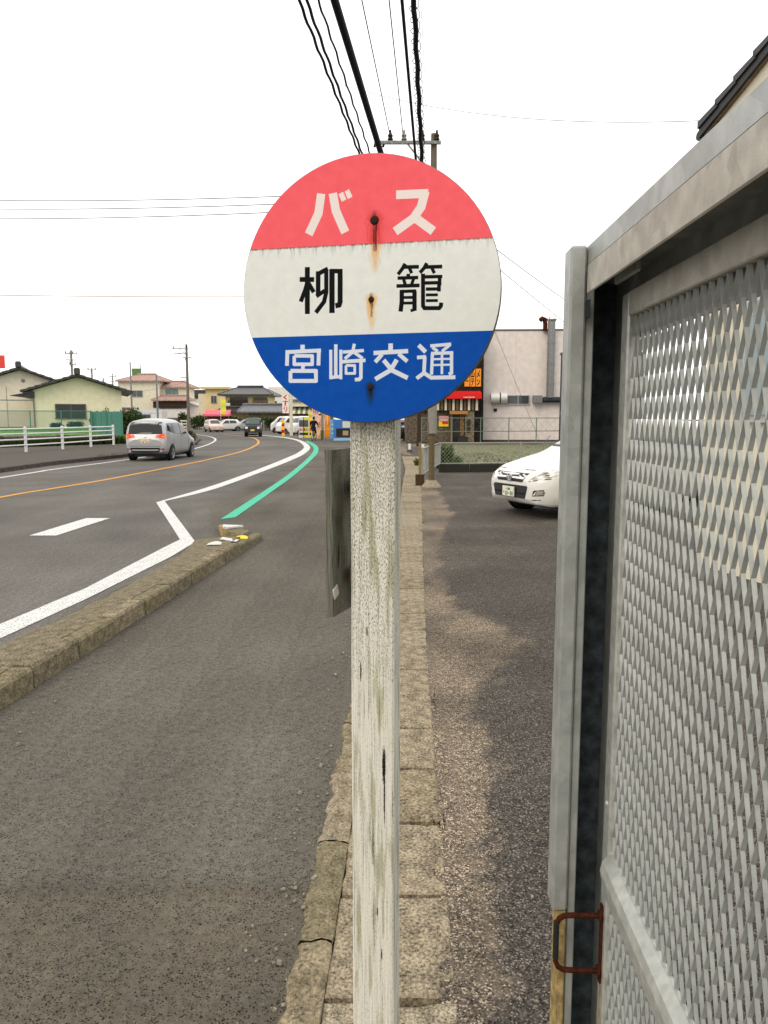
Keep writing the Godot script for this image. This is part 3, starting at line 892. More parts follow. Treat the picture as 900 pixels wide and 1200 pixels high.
func bus_stop() -> void:
	var yaw := deg_to_rad(-10.0)
	var c := at(432, 340.5, 1.43)
	var nrm := Vector3(sin(yaw), 0, cos(yaw))
	var rt := Vector3(cos(yaw), 0, -sin(yaw))
	var thick := 0.034
	var base := c - nrm * (thick + 0.041) - rt * 0.001
	base.y = 0
	var o := thing("bus_stop_sign", "round red, white and blue bus stop sign on a weathered white wooden post", "bus stop sign", base, yaw)
	var pm := mat(Color(1, 1, 1), 0.85)
	pm.albedo_texture = wood_print(Color(0.885, 0.88, 0.84), Color(0.74, 0.73, 0.66), -0.06, 1.0, 5)
	pm.heightmap_enabled = true
	pm.heightmap_texture = pm.albedo_texture
	pm.heightmap_scale = 0.35
	put("post", uv_box(Vector3(0, 1.0, 0), Vector3(0.086, 2.1, 0.08), 2.1, 0.004), pm, o)
	var lc := Vector3(0.001, c.y, thick + 0.041)
	var R := 0.238
	var tilt := Basis(Vector3.BACK, deg_to_rad(0.6))
	var body := mb()
	var cz := Basis(Vector3.RIGHT, PI / 2) # lathe axis towards +z
	lathe(body, [[0.0, -thick], [R - 0.002, -thick], [R, -thick + 0.002], [R, -0.0022], [R - 0.001, -0.001], [0.0, -0.001]], 96, lc, cz)
	put("plate", body, mat(Color(0.26, 0.25, 0.22), 0.8, 0, T.patchy, 6.0), o)
	var vs := PackedVector3Array([lc])
	var ns := PackedVector3Array([Vector3.BACK])
	var uv := PackedVector2Array([Vector2(0.5, 0.5)])
	var ix := PackedInt32Array()
	for i in 97:
		var a := TAU * i / 96.0
		vs.append(lc + tilt * Vector3(cos(a) * (R - 0.0012), sin(a) * (R - 0.0012), 0))
		ns.append(Vector3.BACK)
		uv.append(Vector2(0.5 + 0.5 * cos(a) * 0.995, 0.5 - 0.5 * sin(a) * 0.995))
		if i: ix.append_array([0, i + 1, i])
	var arr := []
	arr.resize(Mesh.ARRAY_MAX)
	arr[Mesh.ARRAY_VERTEX] = vs
	arr[Mesh.ARRAY_NORMAL] = ns
	arr[Mesh.ARRAY_TEX_UV] = uv
	arr[Mesh.ARRAY_INDEX] = ix
	var face := ArrayMesh.new()
	face.add_surface_from_arrays(Mesh.PRIMITIVE_TRIANGLES, arr)
	var fm := mat(Color(1, 1, 1), 0.6)
	fm.albedo_texture = sign_print()
	put("sign_face", face, fm, o).set_meta("label", "painted face lettered バス 柳籠 宮崎交通 with rust runs")
	for q in [[0.0124, 0.122, 0.0072], [0.0046, -0.016, 0.0048], [0.0013, -0.173, 0.0052]]:
		var b := mb()
		lathe(b, [[0.0, 0.0035], [q[2] * 0.8, 0.003], [q[2], 0.0012], [q[2] * 1.15, 0.0]], 12, lc + tilt * Vector3(q[0], q[1], 0), cz)
		put("bolt", b, mat(Color(0.035, 0.02, 0.014), 0.9), o)
	# the narrow timetable board behind the post
	var inv := o.transform.affine_inverse()
	var a: Vector3 = inv * Vector3(-0.110, 0, -1.505)
	var b2: Vector3 = inv * Vector3(-0.040, 0, -1.69)
	var dir := (b2 - a)
	var bd := MeshInstance3D.new()
	bd.name = "timetable_board"
	bd.mesh = uv_box(Vector3.ZERO, Vector3(dir.length(), 0.335, 0.016), 1.1, 0.002)
	var bm := mat(Color(1, 1, 1), 0.9)
	bm.albedo_texture = wood_print(Color(0.50, 0.50, 0.465), Color(0.36, 0.36, 0.33), 0.12, 0.3, 19)
	bm.heightmap_enabled = true
	bm.heightmap_texture = bm.albedo_texture
	bm.heightmap_scale = 0.3
	bd.material_override = bm
	bd.position = (a + b2) * 0.5 + Vector3(0, 1.47, 0)
	bd.rotation.y = atan2(-dir.z, dir.x)
	o.add_child(bd, true)
	var tp := mb()
	box(tp, Vector3(-dir.length() * 0.5 + 0.012, -0.118, 0.0095), Vector3(0.022, 0.022, 0.002), Basis(Vector3.BACK, 0.4))
	put("tape_scrap", tp, mat(Color(0.72, 0.71, 0.67), 0.5), bd)
	for y in [1.38, 1.56]:
		var br := mb()
		box(br, Vector3(-0.036, y, -0.065), Vector3(0.05, 0.03, 0.06))
		put("bracket", br, M.wood_brown, o)

func gate() -> void:
	var al := 0.03
	var org := Vector3(cos(al), 0, sin(al)) * 0.30 + Vector3(sin(al), 0, -cos(al)) * 1.4
	var G := func(n0, n1, s0, s1, y0, y1) -> Array: return [Vector3((n0 + n1) * 0.5 - 0.3, (y0 + y1) * 0.5, 1.4 - (s0 + s1) * 0.5), Vector3(n1 - n0, y1 - y0, s1 - s0)]
	var f := thing("steel_gateway", "galvanized steel gateway with post and hooded top rail beside the bus stop", "gateway", org, -al)
	var add := func(parent, called, m, q, bev) -> MeshInstance3D:
		var st := mb()
		box(st, q[0], q[1], Basis.IDENTITY, bev)
		return put(called, st, m, parent)
	add.call(f, "post", M.zinc, G.call(0.286, 0.315, 1.40, 1.455, 0.745, 2.0), 0.004)
	add.call(f, "post_foot", M.rust_pale, G.call(0.297, 0.315, 1.405, 1.452, 0.0, 0.742), 0.003)
	add.call(f, "channel_strip", M.zinc, G.call(0.3175, 0.3325, 1.412, 1.54, 0.0, 1.9555), 0.002)
	add.call(f, "rubber_buffer", M.buffer, G.call(0.333, 0.41, 1.53, 1.54, 0.0, 1.958), 0.0)
	add.call(f, "channel_side", M.zinc, G.call(0.402, 0.41, 1.40, 1.529, 0.0, 1.958), 0.0)
	add.call(f, "channel_top", M.zinc, G.call(0.3172, 0.41, 1.401, 1.53, 1.956, 1.962), 0.0)
	add.call(f, "hood_lip", M.zinc_warm, G.call(0.312, 0.3165, -0.75, 1.385, 1.914, 1.964), 0.0018)
	add.call(f, "soffit", M.zinc, G.call(0.317, 0.42, -0.75, 1.40, 1.956, 1.962), 0.0)
	add.call(f, "top_rail", M.zinc, G.call(0.317, 0.42, -0.75, 1.45, 1.964, 2.003), 0.004)
	add.call(f, "roller_bracket", M.zinc, G.call(0.352, 0.36, 1.23, 1.36, 1.925, 1.956), 0.002)
	add.call(f, "hood_back", M.zinc, G.call(0.404, 0.41, -0.75, 1.399, 1.84, 1.958), 0.0)
	add.call(f, "latch_plate", M.dark_steel, G.call(0.3155, 0.319, 1.385, 1.41, 1.875, 1.905), 0.0)
	add.call(f, "post", M.zinc, G.call(0.30, 0.36, -0.85, -0.76, 0.0, 2.0), 0.006)
	var l := thing("gate_leaf", "galvanized gate leaf filled with expanded steel mesh and a rusty handle", "gate", org, -al)
	var leaf_n := 0.376
	add.call(l, "stile", M.zinc_pale, G.call(leaf_n, leaf_n + 0.016, 1.352, 1.392, 0.04, 1.914), 0.003)
	add.call(l, "stile", M.zinc_pale, G.call(leaf_n, leaf_n + 0.016, -0.72, -0.68, 0.04, 1.914), 0.003)
	add.call(l, "top_bar", M.zinc_warm, G.call(leaf_n, leaf_n + 0.014, -0.68, 1.352, 1.872, 1.914), 0.002)
	add.call(l, "bottom_bar", M.zinc, G.call(leaf_n, leaf_n + 0.016, -0.68, 1.352, 0.04, 0.09), 0.002)
	var mr := mb()
	prism(mr, [Vector2(0.0, 0.812), Vector2(-0.006, 0.818), Vector2(-0.014, 0.862), Vector2(-0.010, 0.880), Vector2(0.004, 0.895), Vector2(0.012, 0.895), Vector2(0.012, 0.812)], Vector3(leaf_n - 0.3, 0, 1.4 + 0.68), Vector3.RIGHT, Vector3.UP, Vector3(0, 0, -2.032))
	put("mid_rail", mr, M.zinc_pale, l)
	# expanded metal: diamonds on end; every strand is a flat web twisted out of the sheet
	var sw := 0.027
	for part in [[0.09, 0.812], [0.895, 1.872]]:
		var st := mb()
		var rows := int((part[1] - part[0]) / 0.0345)
		var hh: float = (part[1] - part[0]) / rows
		for j in rows:
			for i in 70:
				var s0 := -0.5 + i * sw + (0.5 * sw if j % 2 else 0.0)
				for dirn in [-0.5, 0.5]:
					var s1: float = s0 + dirn * sw
					if minf(s0, s1) < -0.5 or maxf(s0, s1) > 1.355: continue
					var a := Vector3(leaf_n + 0.009 - 0.3, part[0] + j * hh - 0.0015, 1.4 - s0)
					var b := Vector3(a.x, a.y + hh + 0.003, 1.4 - s1)
					var t := (b - a).normalized()
					var pp := Vector3(0, -t.z, t.y).normalized()       # across the strand in the plane of the sheet, towards +z
					var th := 1.2 + rng.randf_range(-0.06, 0.06)
					var wide := (Vector3(sin(th), 0, 0) + pp * cos(th)) * 0.0027
					var thin := (Vector3(-cos(th), 0, 0) + pp * sin(th)) * 0.0011
					hexa(st, [a - wide - thin, a - wide + thin, a + wide + thin, a + wide - thin, b - wide - thin, b - wide + thin, b + wide + thin, b + wide - thin])
		put("expanded_mesh", st, M.mesh_steel, l)
	# pull handle of bent rod on a rusty plate
	var hs := mb()
	var hx := leaf_n - 0.3 - 0.004
	tube(hs, [Vector3(hx, 0.757, 0.028), Vector3(hx - 0.05, 0.757, 0.028), Vector3(hx - 0.068, 0.756, 0.028), Vector3(hx - 0.078, 0.75, 0.028), Vector3(hx - 0.083, 0.738, 0.028), Vector3(hx - 0.083, 0.662, 0.028), Vector3(hx - 0.078, 0.65, 0.028), Vector3(hx - 0.068, 0.644, 0.028), Vector3(hx - 0.05, 0.643, 0.028), Vector3(hx, 0.643, 0.028)], 0.0052, 12)
	var hd := put("handle", hs, M.rust, l)
	var grip := mb()
	tube(grip, [Vector3(hx - 0.0832, 0.668, 0.028), Vector3(hx - 0.0832, 0.744, 0.028)], 0.0058, 12)
	put("grip", grip, M.black, hd)
	var pl := mb()
	box(pl, Vector3(hx + 0.002, 0.70, 0.028), Vector3(0.004, 0.16, 0.014), Basis.IDENTITY, 0.001)
	for y in [0.757, 0.643]: lathe(pl, [[0.0, 0.004], [0.011, 0.003], [0.012, 0.0]], 12, Vector3(hx, y, 0.028), Basis(Vector3.BACK, PI / 2))
	put("handle_plate", pl, M.rust, l)
	var rv := mb()
	lathe(rv, [[0.0, 0.004], [0.004, 0.003], [0.006, 0.0]], 10, Vector3(hx + 0.004, 0.985, 0.03), Basis(Vector3.BACK, PI / 2))
	put("rivet", rv, M.zinc_pale, l)
	var run := mb()
	box(run, Vector3(hx + 0.0035, 0.55, 0.030), Vector3(0.0008, 0.17, 0.008))
	put("rust_run", run, M.rust_pale, l)

# ---------------------------------------------------------------- cars
# A body is a loft: w(s, y) is its half width at s metres behind the nose and at height y.
func half_w(P: Dictionary, s: float, y: float) -> float:
	var top := lerp_in(P.top, s)
	var bot := lerp_in(P.bot, s)
	if y >= top or y <= bot: return 0.0
	var w := lerp_in(P.plan, s)
	if y > P.belt: w *= 1.0 - P.tumble * (y - P.belt) / (P.tall - P.belt)
	if y < bot + 0.22: w *= 1.0 - 0.07 * pow((bot + 0.22 - y) / 0.22, 2)
	w *= 1.0 - 0.025 * pow(absf(y - 0.72) / 0.5, 2) if y < P.belt else 1.0
	var r: float = minf(P.round, (top - bot) * 0.6)
	if y > top - r: w *= pow(maxf(0.0, 1.0 - pow((y - top + r) / r, 3.0)), 1.0 / 3.0)
	return w
func car_shell(P: Dictionary) -> ArrayMesh:
	var st := mb()
	st.set_smooth_group(0)
	var ss := [0.0, 0.03, 0.08, 0.16, 0.28, 0.45]
	var s := 0.65
	while s < P.long - 0.5:
		ss.append(s)
		s += 0.14
	ss.append_array([P.long - 0.4, P.long - 0.25, P.long - 0.14, P.long - 0.06, P.long - 0.02, P.long])
	for tab in [P.top, P.plan, P.bot]:
		for q in tab: ss.append(float(q[0]))
	ss.sort()
	var seen := []
	for q in ss:
		if seen.is_empty() or q - seen[seen.size() - 1] > 0.004: seen.append(q)
	ss = seen
	var rings := []
	for q in ss:
		var top := lerp_in(P.top, q)
		var bot := lerp_in(P.bot, q)
		var r: float = minf(P.round, (top - bot) * 0.6)
		var ring := [Vector3(0, bot, q - P.long * 0.5)]
		for i in 9:
			var y: float = lerpf(bot + 0.004, top - r, i / 8.0)
			ring.append(Vector3(half_w(P, q, y), y, q - P.long * 0.5))
		for i in range(1, 9):
			var th := PI * 0.5 * i / 8.0
			var y: float = top - r + r * pow(sin(th), 2.0 / 3.0)
			var w := half_w(P, q, minf(y, top - 0.0005)) if i < 8 else 0.0
			ring.append(Vector3(w, y, q - P.long * 0.5))
		rings.append(ring)
	for i in rings.size() - 1:
		var n: int = rings[i].size()
		for k in n - 1:
			for sg in [1.0, -1.0]:
				var a: Vector3 = rings[i][k] * Vector3(sg, 1, 1)
				var b: Vector3 = rings[i][k + 1] * Vector3(sg, 1, 1)
				var c: Vector3 = rings[i + 1][k + 1] * Vector3(sg, 1, 1)
				var d: Vector3 = rings[i + 1][k] * Vector3(sg, 1, 1)
				if sg > 0: quad(st, a, b, c, d)
				else: quad(st, d, c, b, a)
	st.set_smooth_group(-1)
	for e in [0, rings.size() - 1]:
		var n: int = rings[e].size()
		for k in n - 1:
			var a: Vector3 = rings[e][k]
			var b: Vector3 = rings[e][k + 1]
			quad(st, a, b, b * Vector3(-1, 1, 1), a * Vector3(-1, 1, 1))
	st.generate_normals()
	return st.commit()
func skin(P: Dictionary, from: String, c: Array, lift := 0.006, nu := 6, nv := 4) -> SurfaceTool:   # a patch lying on the body: c = four corners [across, up]
	var st := mb()
	st.set_smooth_group(0)
	var g := []
	for j in nv + 1:
		var row := []
		for i in nu + 1:
			var a: Vector2 = c[0].lerp(c[1], float(i) / nu)
			var b: Vector2 = c[3].lerp(c[2], float(i) / nu)
			var q := a.lerp(b, float(j) / nv)
			if from == "left" or from == "right":
				var w := half_w(P, q.x, q.y) + lift
				row.append(Vector3(w if from == "right" else -w, q.y, q.x - P.long * 0.5))
			else:
				var s := 0.0
				while s < P.long * 0.6:
					if half_w(P, s if from == "front" else P.long - s, q.y) >= maxf(absf(q.x), 0.03): break
					s += 0.01
				s -= lift
				row.append(Vector3(q.x, q.y, (s if from == "front" else P.long - s) - P.long * 0.5))
		g.append(row)
	for j in nv:
		for i in nu: quad(st, g[j][i], g[j][i + 1], g[j + 1][i + 1], g[j + 1][i])
	return st
func V(x: float, y: float) -> Vector2: return Vector2(x, y)
func wheel(o: Node3D, P: Dictionary, s: float, side: float) -> void:
	var r: float = P.wheel
	var w := lerp_in(P.plan, s)
	var c := Vector3(side * (w - 0.10), r, s - P.long * 0.5)
	var ax := Basis(Vector3.BACK, -PI / 2 * side)
	var arch := mb()
	lathe(arch, [[0.0, 0.0], [r * 1.14, 0.0]], 24, Vector3(side * (w + 0.002), r + 0.015, c.z), ax)
	put("wheel_arch", arch, M.black, o)
	var ty := mb()
	lathe(ty, [[r * 0.62, -0.09], [r * 0.9, -0.10], [r, -0.07], [r, 0.07], [r * 0.93, 0.112], [r * 0.68, 0.118], [r * 0.64, 0.10]], 28, c, ax)
	var t := put("wheel", ty, M.rubber, o)
	var rm := mb()
	lathe(rm, [[r * 0.66, 0.112], [r * 0.6, 0.10], [r * 0.56, 0.09], [0.0, 0.105]], 20, c, ax)
	put("rim", rm, M.alloy, t)
	for k in 5:
		var sp := mb()
		var a := TAU * k / 5.0
		var d := ax * Vector3(cos(a), 0, sin(a))
		var out := ax * Vector3.UP
		bar(sp, c + d * r * 0.1 + out * 0.108, c + d * r * 0.58 + out * 0.105, 0.05, 0.012)
		put("spoke", sp, M.chrome, t)
func car(called: String, label: String, P: Dictionary, coat: Material, where: Vector3, heading: Vector3, group := "") -> Node3D:   # heading: where the nose points
	var o := thing(called, label, "car", where, atan2(-heading.x, -heading.z), group)
	put("body", car_shell(P), coat, o)
	for s in P.axles:
		for side in [-1.0, 1.0]: wheel(o, P, s, side)
	var un := mb()
	box(un, Vector3(0, 0.20, 0), Vector3(P.plan[2][1] * 1.7, 0.10, P.long * 0.76))
	put("underbody", un, M.black, o)
	for q in P.glass:
		put(q[1], skin(P, q[0], q[2], 0.012, 12, 8), M.glass_dark if q.size() < 4 else q[3], o)
	return o
func pair(o: Node3D, P: Dictionary, called: String, from: String, c: Array, m: Material, lift := 0.007) -> void:
	var mirror := []
	for q in c: mirror.append(V(-q.x, q.y))
	put(called, skin(P, from, c, lift), m, o)
	put(called, skin(P, from, mirror, lift), m, o)
func both_sides(c: Array, called: String, list: Array, m = null) -> void:
	for sd in ["left", "right"]: list.append([sd, called, c] if m == null else [sd, called, c, m])
func cars() -> void:
	# white minivan nosing out of the lot
	var wv := {"long": 4.85, "tall": 1.68, "belt": 0.98, "tumble": 0.20, "round": 0.34, "wheel": 0.335,
		"top": [[0, 0.70], [0.03, 0.76], [0.10, 0.83], [0.30, 0.92], [0.7, 1.02], [1.05, 1.10], [1.25, 1.17], [1.9, 1.50], [2.3, 1.63], [2.9, 1.68], [4.3, 1.63], [4.7, 1.30], [4.85, 0.95]],
		"bot": [[0, 0.34], [0.08, 0.26], [0.3, 0.22], [4.5, 0.24], [4.85, 0.40]],
		"plan": [[0, 0.52], [0.03, 0.63], [0.08, 0.71], [0.16, 0.78], [0.28, 0.845], [0.45, 0.885], [0.9, 0.92], [4.0, 0.92], [4.6, 0.86], [4.85, 0.74]],
		"axles": [0.93, 3.80], "glass": []}
	wv.glass = [["front", "windscreen", [V(-0.70, 1.19), V(0.70, 1.19), V(0.60, 1.56), V(-0.60, 1.56)], M.glass_pale], ["rear", "rear_window", [V(-0.6, 1.1), V(0.6, 1.1), V(0.55, 1.5), V(-0.55, 1.5)]]]
	both_sides([V(1.75, 1.02), V(2.6, 1.02), V(2.6, 1.46), V(2.2, 1.46)], "side_window", wv.glass)
	both_sides([V(2.68, 1.02), V(4.2, 1.02), V(4.1, 1.46), V(2.68, 1.46)], "side_window", wv.glass)
	var nose := gp(597, 587, 0.27)
	nose.y = 0.0
	var f := Vector3(-0.90, 0, 0.43).normalized()
	var o := car("white_minivan", "white minivan with large headlights nosing out beside the steel gate", wv, paint(Color(0.80, 0.79, 0.76)), nose - f * 2.43, f)
	put("grille", skin(wv, "front", [V(-0.36, 0.62), V(0.36, 0.62), V(0.46, 0.775), V(-0.46, 0.775)], 0.006, 12, 5), M.black, o)
	put("grille_bar", skin(wv, "front", [V(-0.39, 0.675), V(0.39, 0.675), V(0.41, 0.71), V(-0.41, 0.71)], 0.018, 12, 2), M.chrome, o)
	var em := mb()
	lathe(em, [[0.045, 0.0], [0.075, 0.012], [0.075, 0.028], [0.055, 0.03], [0.052, 0.018], [0.0, 0.018]], 20, Vector3(0, 0.695, -2.425), Basis(Vector3.RIGHT, -PI / 2))
	var emb := put("emblem", em, M.chrome, o)
	var wing := mb()
	tube(wing, [Vector3(-0.055, 0.710, -2.452), Vector3(-0.02, 0.700, -2.452), Vector3(0, 0.682, -2.452), Vector3(0.02, 0.700, -2.452), Vector3(0.055, 0.710, -2.452)], 0.009, 6)
	put("emblem_wing", wing, M.chrome, emb)
	put("lower_intake", skin(wv, "front", [V(-0.44, 0.345), V(0.44, 0.345), V(0.51, 0.565), V(-0.51, 0.565)], 0.006, 12, 5), M.black, o)
	put("intake_slat", skin(wv, "front", [V(-0.44, 0.42), V(0.44, 0.42), V(0.45, 0.44), V(-0.45, 0.44)], 0.014, 12, 1), M.rubber, o)
	pair(o, wv, "headlight_rim", "front", [V(0.485, 0.63), V(0.81, 0.69), V(0.90, 0.885), V(0.65, 0.805)], M.rubber, 0.005)
	pair(o, wv, "headlight", "front", [V(0.50, 0.64), V(0.80, 0.70), V(0.885, 0.87), V(0.66, 0.795)], M.lamp_glass, 0.008)
	pair(o, wv, "headlight_bulb", "front", [V(0.60, 0.675), V(0.70, 0.69), V(0.72, 0.75), V(0.62, 0.73)], M.alloy, 0.012)
	pair(o, wv, "fog_lamp_recess", "front", [V(0.60, 0.40), V(0.76, 0.415), V(0.79, 0.52), V(0.63, 0.50)], M.black, 0.006)
	pair(o, wv, "fog_lamp", "front", [V(0.66, 0.42), V(0.755, 0.43), V(0.765, 0.50), V(0.67, 0.49)], M.lamp_glass, 0.012)
	pair(o, wv, "bumper_slot", "front", [V(0.52, 0.325), V(0.72, 0.335), V(0.72, 0.35), V(0.52, 0.34)], M.black, 0.006)
	put("bonnet_gap", skin(wv, "front", [V(-0.66, 0.822), V(0.66, 0.822), V(0.66, 0.832), V(-0.66, 0.832)], 0.004, 16, 1), M.rubber, o)
	put("wiper", skin(wv, "front", [V(-0.66, 1.185), V(0.66, 1.185), V(0.64, 1.215), V(-0.64, 1.215)], 0.02, 10, 1), M.black, o)
	var ae := mb()
	tube(ae, [Vector3(0.72, 1.10, -1.30), Vector3(0.74, 1.36, -1.02)], 0.006, 5)
	put("antenna", ae, M.wire_pale, o)
	var pl := lettered(66, 33, Color(0.88, 0.88, 0.80), [[0, 3, 22, 6, 22, 11], [0, 3, 30, 6, 44, 6], [0, 3, 30, 10, 44, 10], [0, 4, 8, 17, 8, 23], [0, 4, 20, 16, 20, 30], [0, 4, 28, 16, 28, 30], [0, 4, 36, 23, 41, 23], [0, 4, 46, 16, 52, 23, 47, 30], [0, 4, 58, 16, 58, 30]], 1.0, [Color(0.08, 0.25, 0.16)])
	plate(o, Vector3(0, 0.445, -2.455), -1.0, pl)
	# silver minivan driving away
	var sv := {"long": 4.24, "tall": 1.675, "belt": 1.0, "tumble": 0.17, "round": 0.30, "wheel": 0.31,
		"top": [[0, 0.72], [0.05, 0.82], [0.3, 0.92], [0.75, 1.03], [1.0, 1.12], [1.7, 1.55], [2.2, 1.66], [3.2, 1.675], [3.95, 1.62], [4.1, 1.52], [4.17, 1.10], [4.2, 1.0], [4.24, 0.86]],
		"bot": [[0, 0.34], [0.1, 0.24], [3.9, 0.26], [4.24, 0.36]],
		"plan": [[0, 0.50], [0.05, 0.64], [0.16, 0.76], [0.4, 0.83], [3.7, 0.845], [4.05, 0.82], [4.15, 0.79], [4.21, 0.74], [4.24, 0.70]],
		"axles": [0.80, 3.50], "glass": []}
	sv.glass = [["rear", "rear_window", [V(-0.68, 1.06), V(0.68, 1.06), V(0.62, 1.53), V(-0.62, 1.53)]], ["front", "windscreen", [V(-0.66, 1.14), V(0.66, 1.14), V(0.58, 1.52), V(-0.58, 1.52)]]]
	both_sides([V(1.35, 1.05), V(2.3, 1.05), V(2.3, 1.5), V(1.85, 1.5)], "side_window", sv.glass)
	both_sides([V(2.38, 1.05), V(3.2, 1.07), V(3.2, 1.5), V(2.38, 1.5)], "side_window", sv.glass)
	both_sides([V(3.28, 1.09), V(3.9, 1.2), V(3.8, 1.48), V(3.28, 1.5)], "side_window", sv.glass)
	var sf := Vector3(0.045, 0, -1).normalized()
	var tail := gp(171, 540.5)
	var silver := mat(Color(0.40, 0.41, 0.425), 0.3, 0.45)
	silver.clearcoat_enabled = true
	silver.clearcoat = 0.6
	var sm := car("silver_minivan", "silver minivan with lit red tail lamps driving away on the road", sv, silver, tail + sf * 2.1, sf)
	pair(sm, sv, "tail_lamp", "rear", [V(0.40, 0.94), V(0.81, 0.88), V(0.82, 1.08), V(0.46, 1.03)], M.tail_lamp, 0.02)
	pair(sm, sv, "indicator", "rear", [V(0.64, 0.95), V(0.79, 0.93), V(0.795, 1.0), V(0.66, 0.99)], M.amber, 0.028)
	put("bumper_skirt", skin(sv, "rear", [V(-0.70, 0.36), V(0.70, 0.36), V(0.74, 0.53), V(-0.74, 0.53)], 0.008, 8, 3), M.rubber, sm)
	put("bumper_trim", skin(sv, "rear", [V(-0.50, 0.41), V(0.50, 0.41), V(0.55, 0.46), V(-0.55, 0.46)], 0.016, 8, 2), silver, sm)
	put("plate_recess", skin(sv, "rear", [V(-0.34, 0.70), V(0.34, 0.70), V(0.26, 0.88), V(-0.26, 0.88)], 0.007, 8, 3), mat(Color(0.42, 0.43, 0.44), 0.35, 0.4), sm)
	pair(sm, sv, "reflector", "rear", [V(0.56, 0.46), V(0.74, 0.45), V(0.75, 0.50), V(0.58, 0.50)], mat(Color(0.25, 0.03, 0.04), 0.3), 0.016)
	var bd := mb()
	tube(bd, [Vector3(-0.045, 0.94, 2.12), Vector3(0.045, 0.94, 2.12)], 0.02, 8)
	put("emblem", bd, M.chrome, sm)
	plate(sm, Vector3(0, 0.785, 2.125), 1.0, lettered(66, 33, Color(0.86, 0.78, 0.70), [[0, 4, 14, 16, 14, 30], [0, 4, 22, 16, 22, 30], [0, 4, 34, 23, 40, 23], [0, 4, 48, 16, 48, 30], [0, 4, 56, 16, 56, 30], [0, 3, 24, 8, 44, 8]], 1.0, [Color(0.45, 0.40, 0.38)]))
	for sd in ["left", "right"]:
		for q in [1.28, 2.34, 3.27]: put("door_gap", skin(sv, sd, [V(q, 0.40), V(q + 0.014, 0.40), V(q + 0.014, 1.05), V(q, 1.05)], 0.003, 1, 8), M.rubber, sm)
		for q in [1.98, 2.62]: put("door_handle", skin(sv, sd, [V(q, 0.93), V(q + 0.2, 0.93), V(q + 0.2, 0.965), V(q, 0.965)], 0.025, 2, 1), silver, sm)
	put("tailgate_gap", skin(sv, "rear", [V(-0.70, 0.585), V(0.70, 0.585), V(0.70, 0.60), V(-0.70, 0.60)], 0.004, 14, 1), M.rubber, sm)
	for side in [-1.0, 1.0]:
		var mi := mb()
		box(mi, Vector3(side * 0.97, 1.08, -0.72), Vector3(0.2, 0.15, 0.10), Basis.IDENTITY, 0.03)
		put("wing_mirror", mi, M.black, sm)
	# small dark four-wheel drive coming round the bend
	var jb := {"long": 3.4, "tall": 1.71, "belt": 1.05, "tumble": 0.10, "round": 0.14, "wheel": 0.34,
		"top": [[0, 0.85], [0.05, 1.0], [1.0, 1.08], [1.15, 1.12], [1.45, 1.62], [1.7, 1.70], [3.3, 1.70], [3.38, 1.5], [3.4, 1.0]],
		"bot": [[0, 0.42], [0.1, 0.36], [3.3, 0.38], [3.4, 0.46]], "plan": [[0, 0.66], [0.05, 0.70], [0.2, 0.72], [3.3, 0.73], [3.4, 0.70]], "axles": [0.6, 2.7], "glass": []}
	jb.glass = [["front", "windscreen", [V(-0.58, 1.15), V(0.58, 1.15), V(0.55, 1.58), V(-0.55, 1.58)], mat(Color(0.10, 0.14, 0.14), 0.1)]]
	both_sides([V(1.5, 1.12), V(2.3, 1.12), V(2.3, 1.55), V(1.6, 1.55)], "side_window", jb.glass)
	both_sides([V(2.38, 1.12), V(3.2, 1.12), V(3.2, 1.55), V(2.38, 1.55)], "side_window", jb.glass)
	var jf := Vector3(0.12, 0, 1).normalized()
	var jn := gp(296, 512)
	var j := car("small_jeep", "small black four-wheel-drive car with white headlights rounding the bend", jb, mat(Color(0.018, 0.021, 0.024), 0.35), jn - jf * 1.7, jf)
	pair(j, jb, "headlight", "front", [V(0.42, 0.72), V(0.62, 0.72), V(0.62, 0.90), V(0.42, 0.90)], mat(Color(0.85, 0.85, 0.85), 0.2), 0.01)
	put("number_plate", skin(jb, "front", [V(-0.17, 0.52), V(0.17, 0.52), V(0.17, 0.67), V(-0.17, 0.67)], 0.012), M.plate_yellow, j)
	# parked cars far behind
	var kc := {"long": 3.7, "tall": 1.52, "belt": 0.95, "tumble": 0.2, "round": 0.26, "wheel": 0.29,
		"top": [[0, 0.62], [0.05, 0.74], [0.8, 0.98], [1.5, 1.42], [2.0, 1.52], [3.2, 1.48], [3.6, 1.1], [3.7, 0.8]], "bot": [[0, 0.3], [0.1, 0.22], [3.6, 0.24], [3.7, 0.36]],
		"plan": [[0, 0.52], [0.05, 0.66], [0.2, 0.76], [0.5, 0.81], [3.2, 0.81], [3.6, 0.74], [3.7, 0.64]], "axles": [0.72, 3.05], "glass": []}
	kc.glass = [["front", "windscreen", [V(-0.6, 1.0), V(0.6, 1.0), V(0.52, 1.40), V(-0.52, 1.40)]], ["rear", "rear_window", [V(-0.55, 1.0), V(0.55, 1.0), V(0.5, 1.38), V(-0.5, 1.38)]]]
	both_sides([V(1.15, 0.98), V(2.0, 0.98), V(2.0, 1.38), V(1.6, 1.38)], "side_window", kc.glass)
	both_sides([V(2.08, 0.98), V(3.0, 1.0), V(2.9, 1.36), V(2.08, 1.38)], "side_window", kc.glass)
	var spots := [["compact_car", "pale pink compact car waiting at the far roadside", kc, paint(Color(0.62, 0.46, 0.40)), at(237, 0, 93.0), Vector3(0.5, 0, 1)],
		["compact_car", "white hatchback parked beside the pink awning", kc, paint(Color(0.72, 0.72, 0.70)), at(252.5, 0, 98.0), Vector3(-0.9, 0, 0.5)],
		["compact_car", "silver hatchback parked before the dark-roofed house hedge", kc, mat(Color(0.45, 0.46, 0.47), 0.3, 0.4), at(277, 0, 99.0), Vector3(-0.95, 0, 0.35)]]
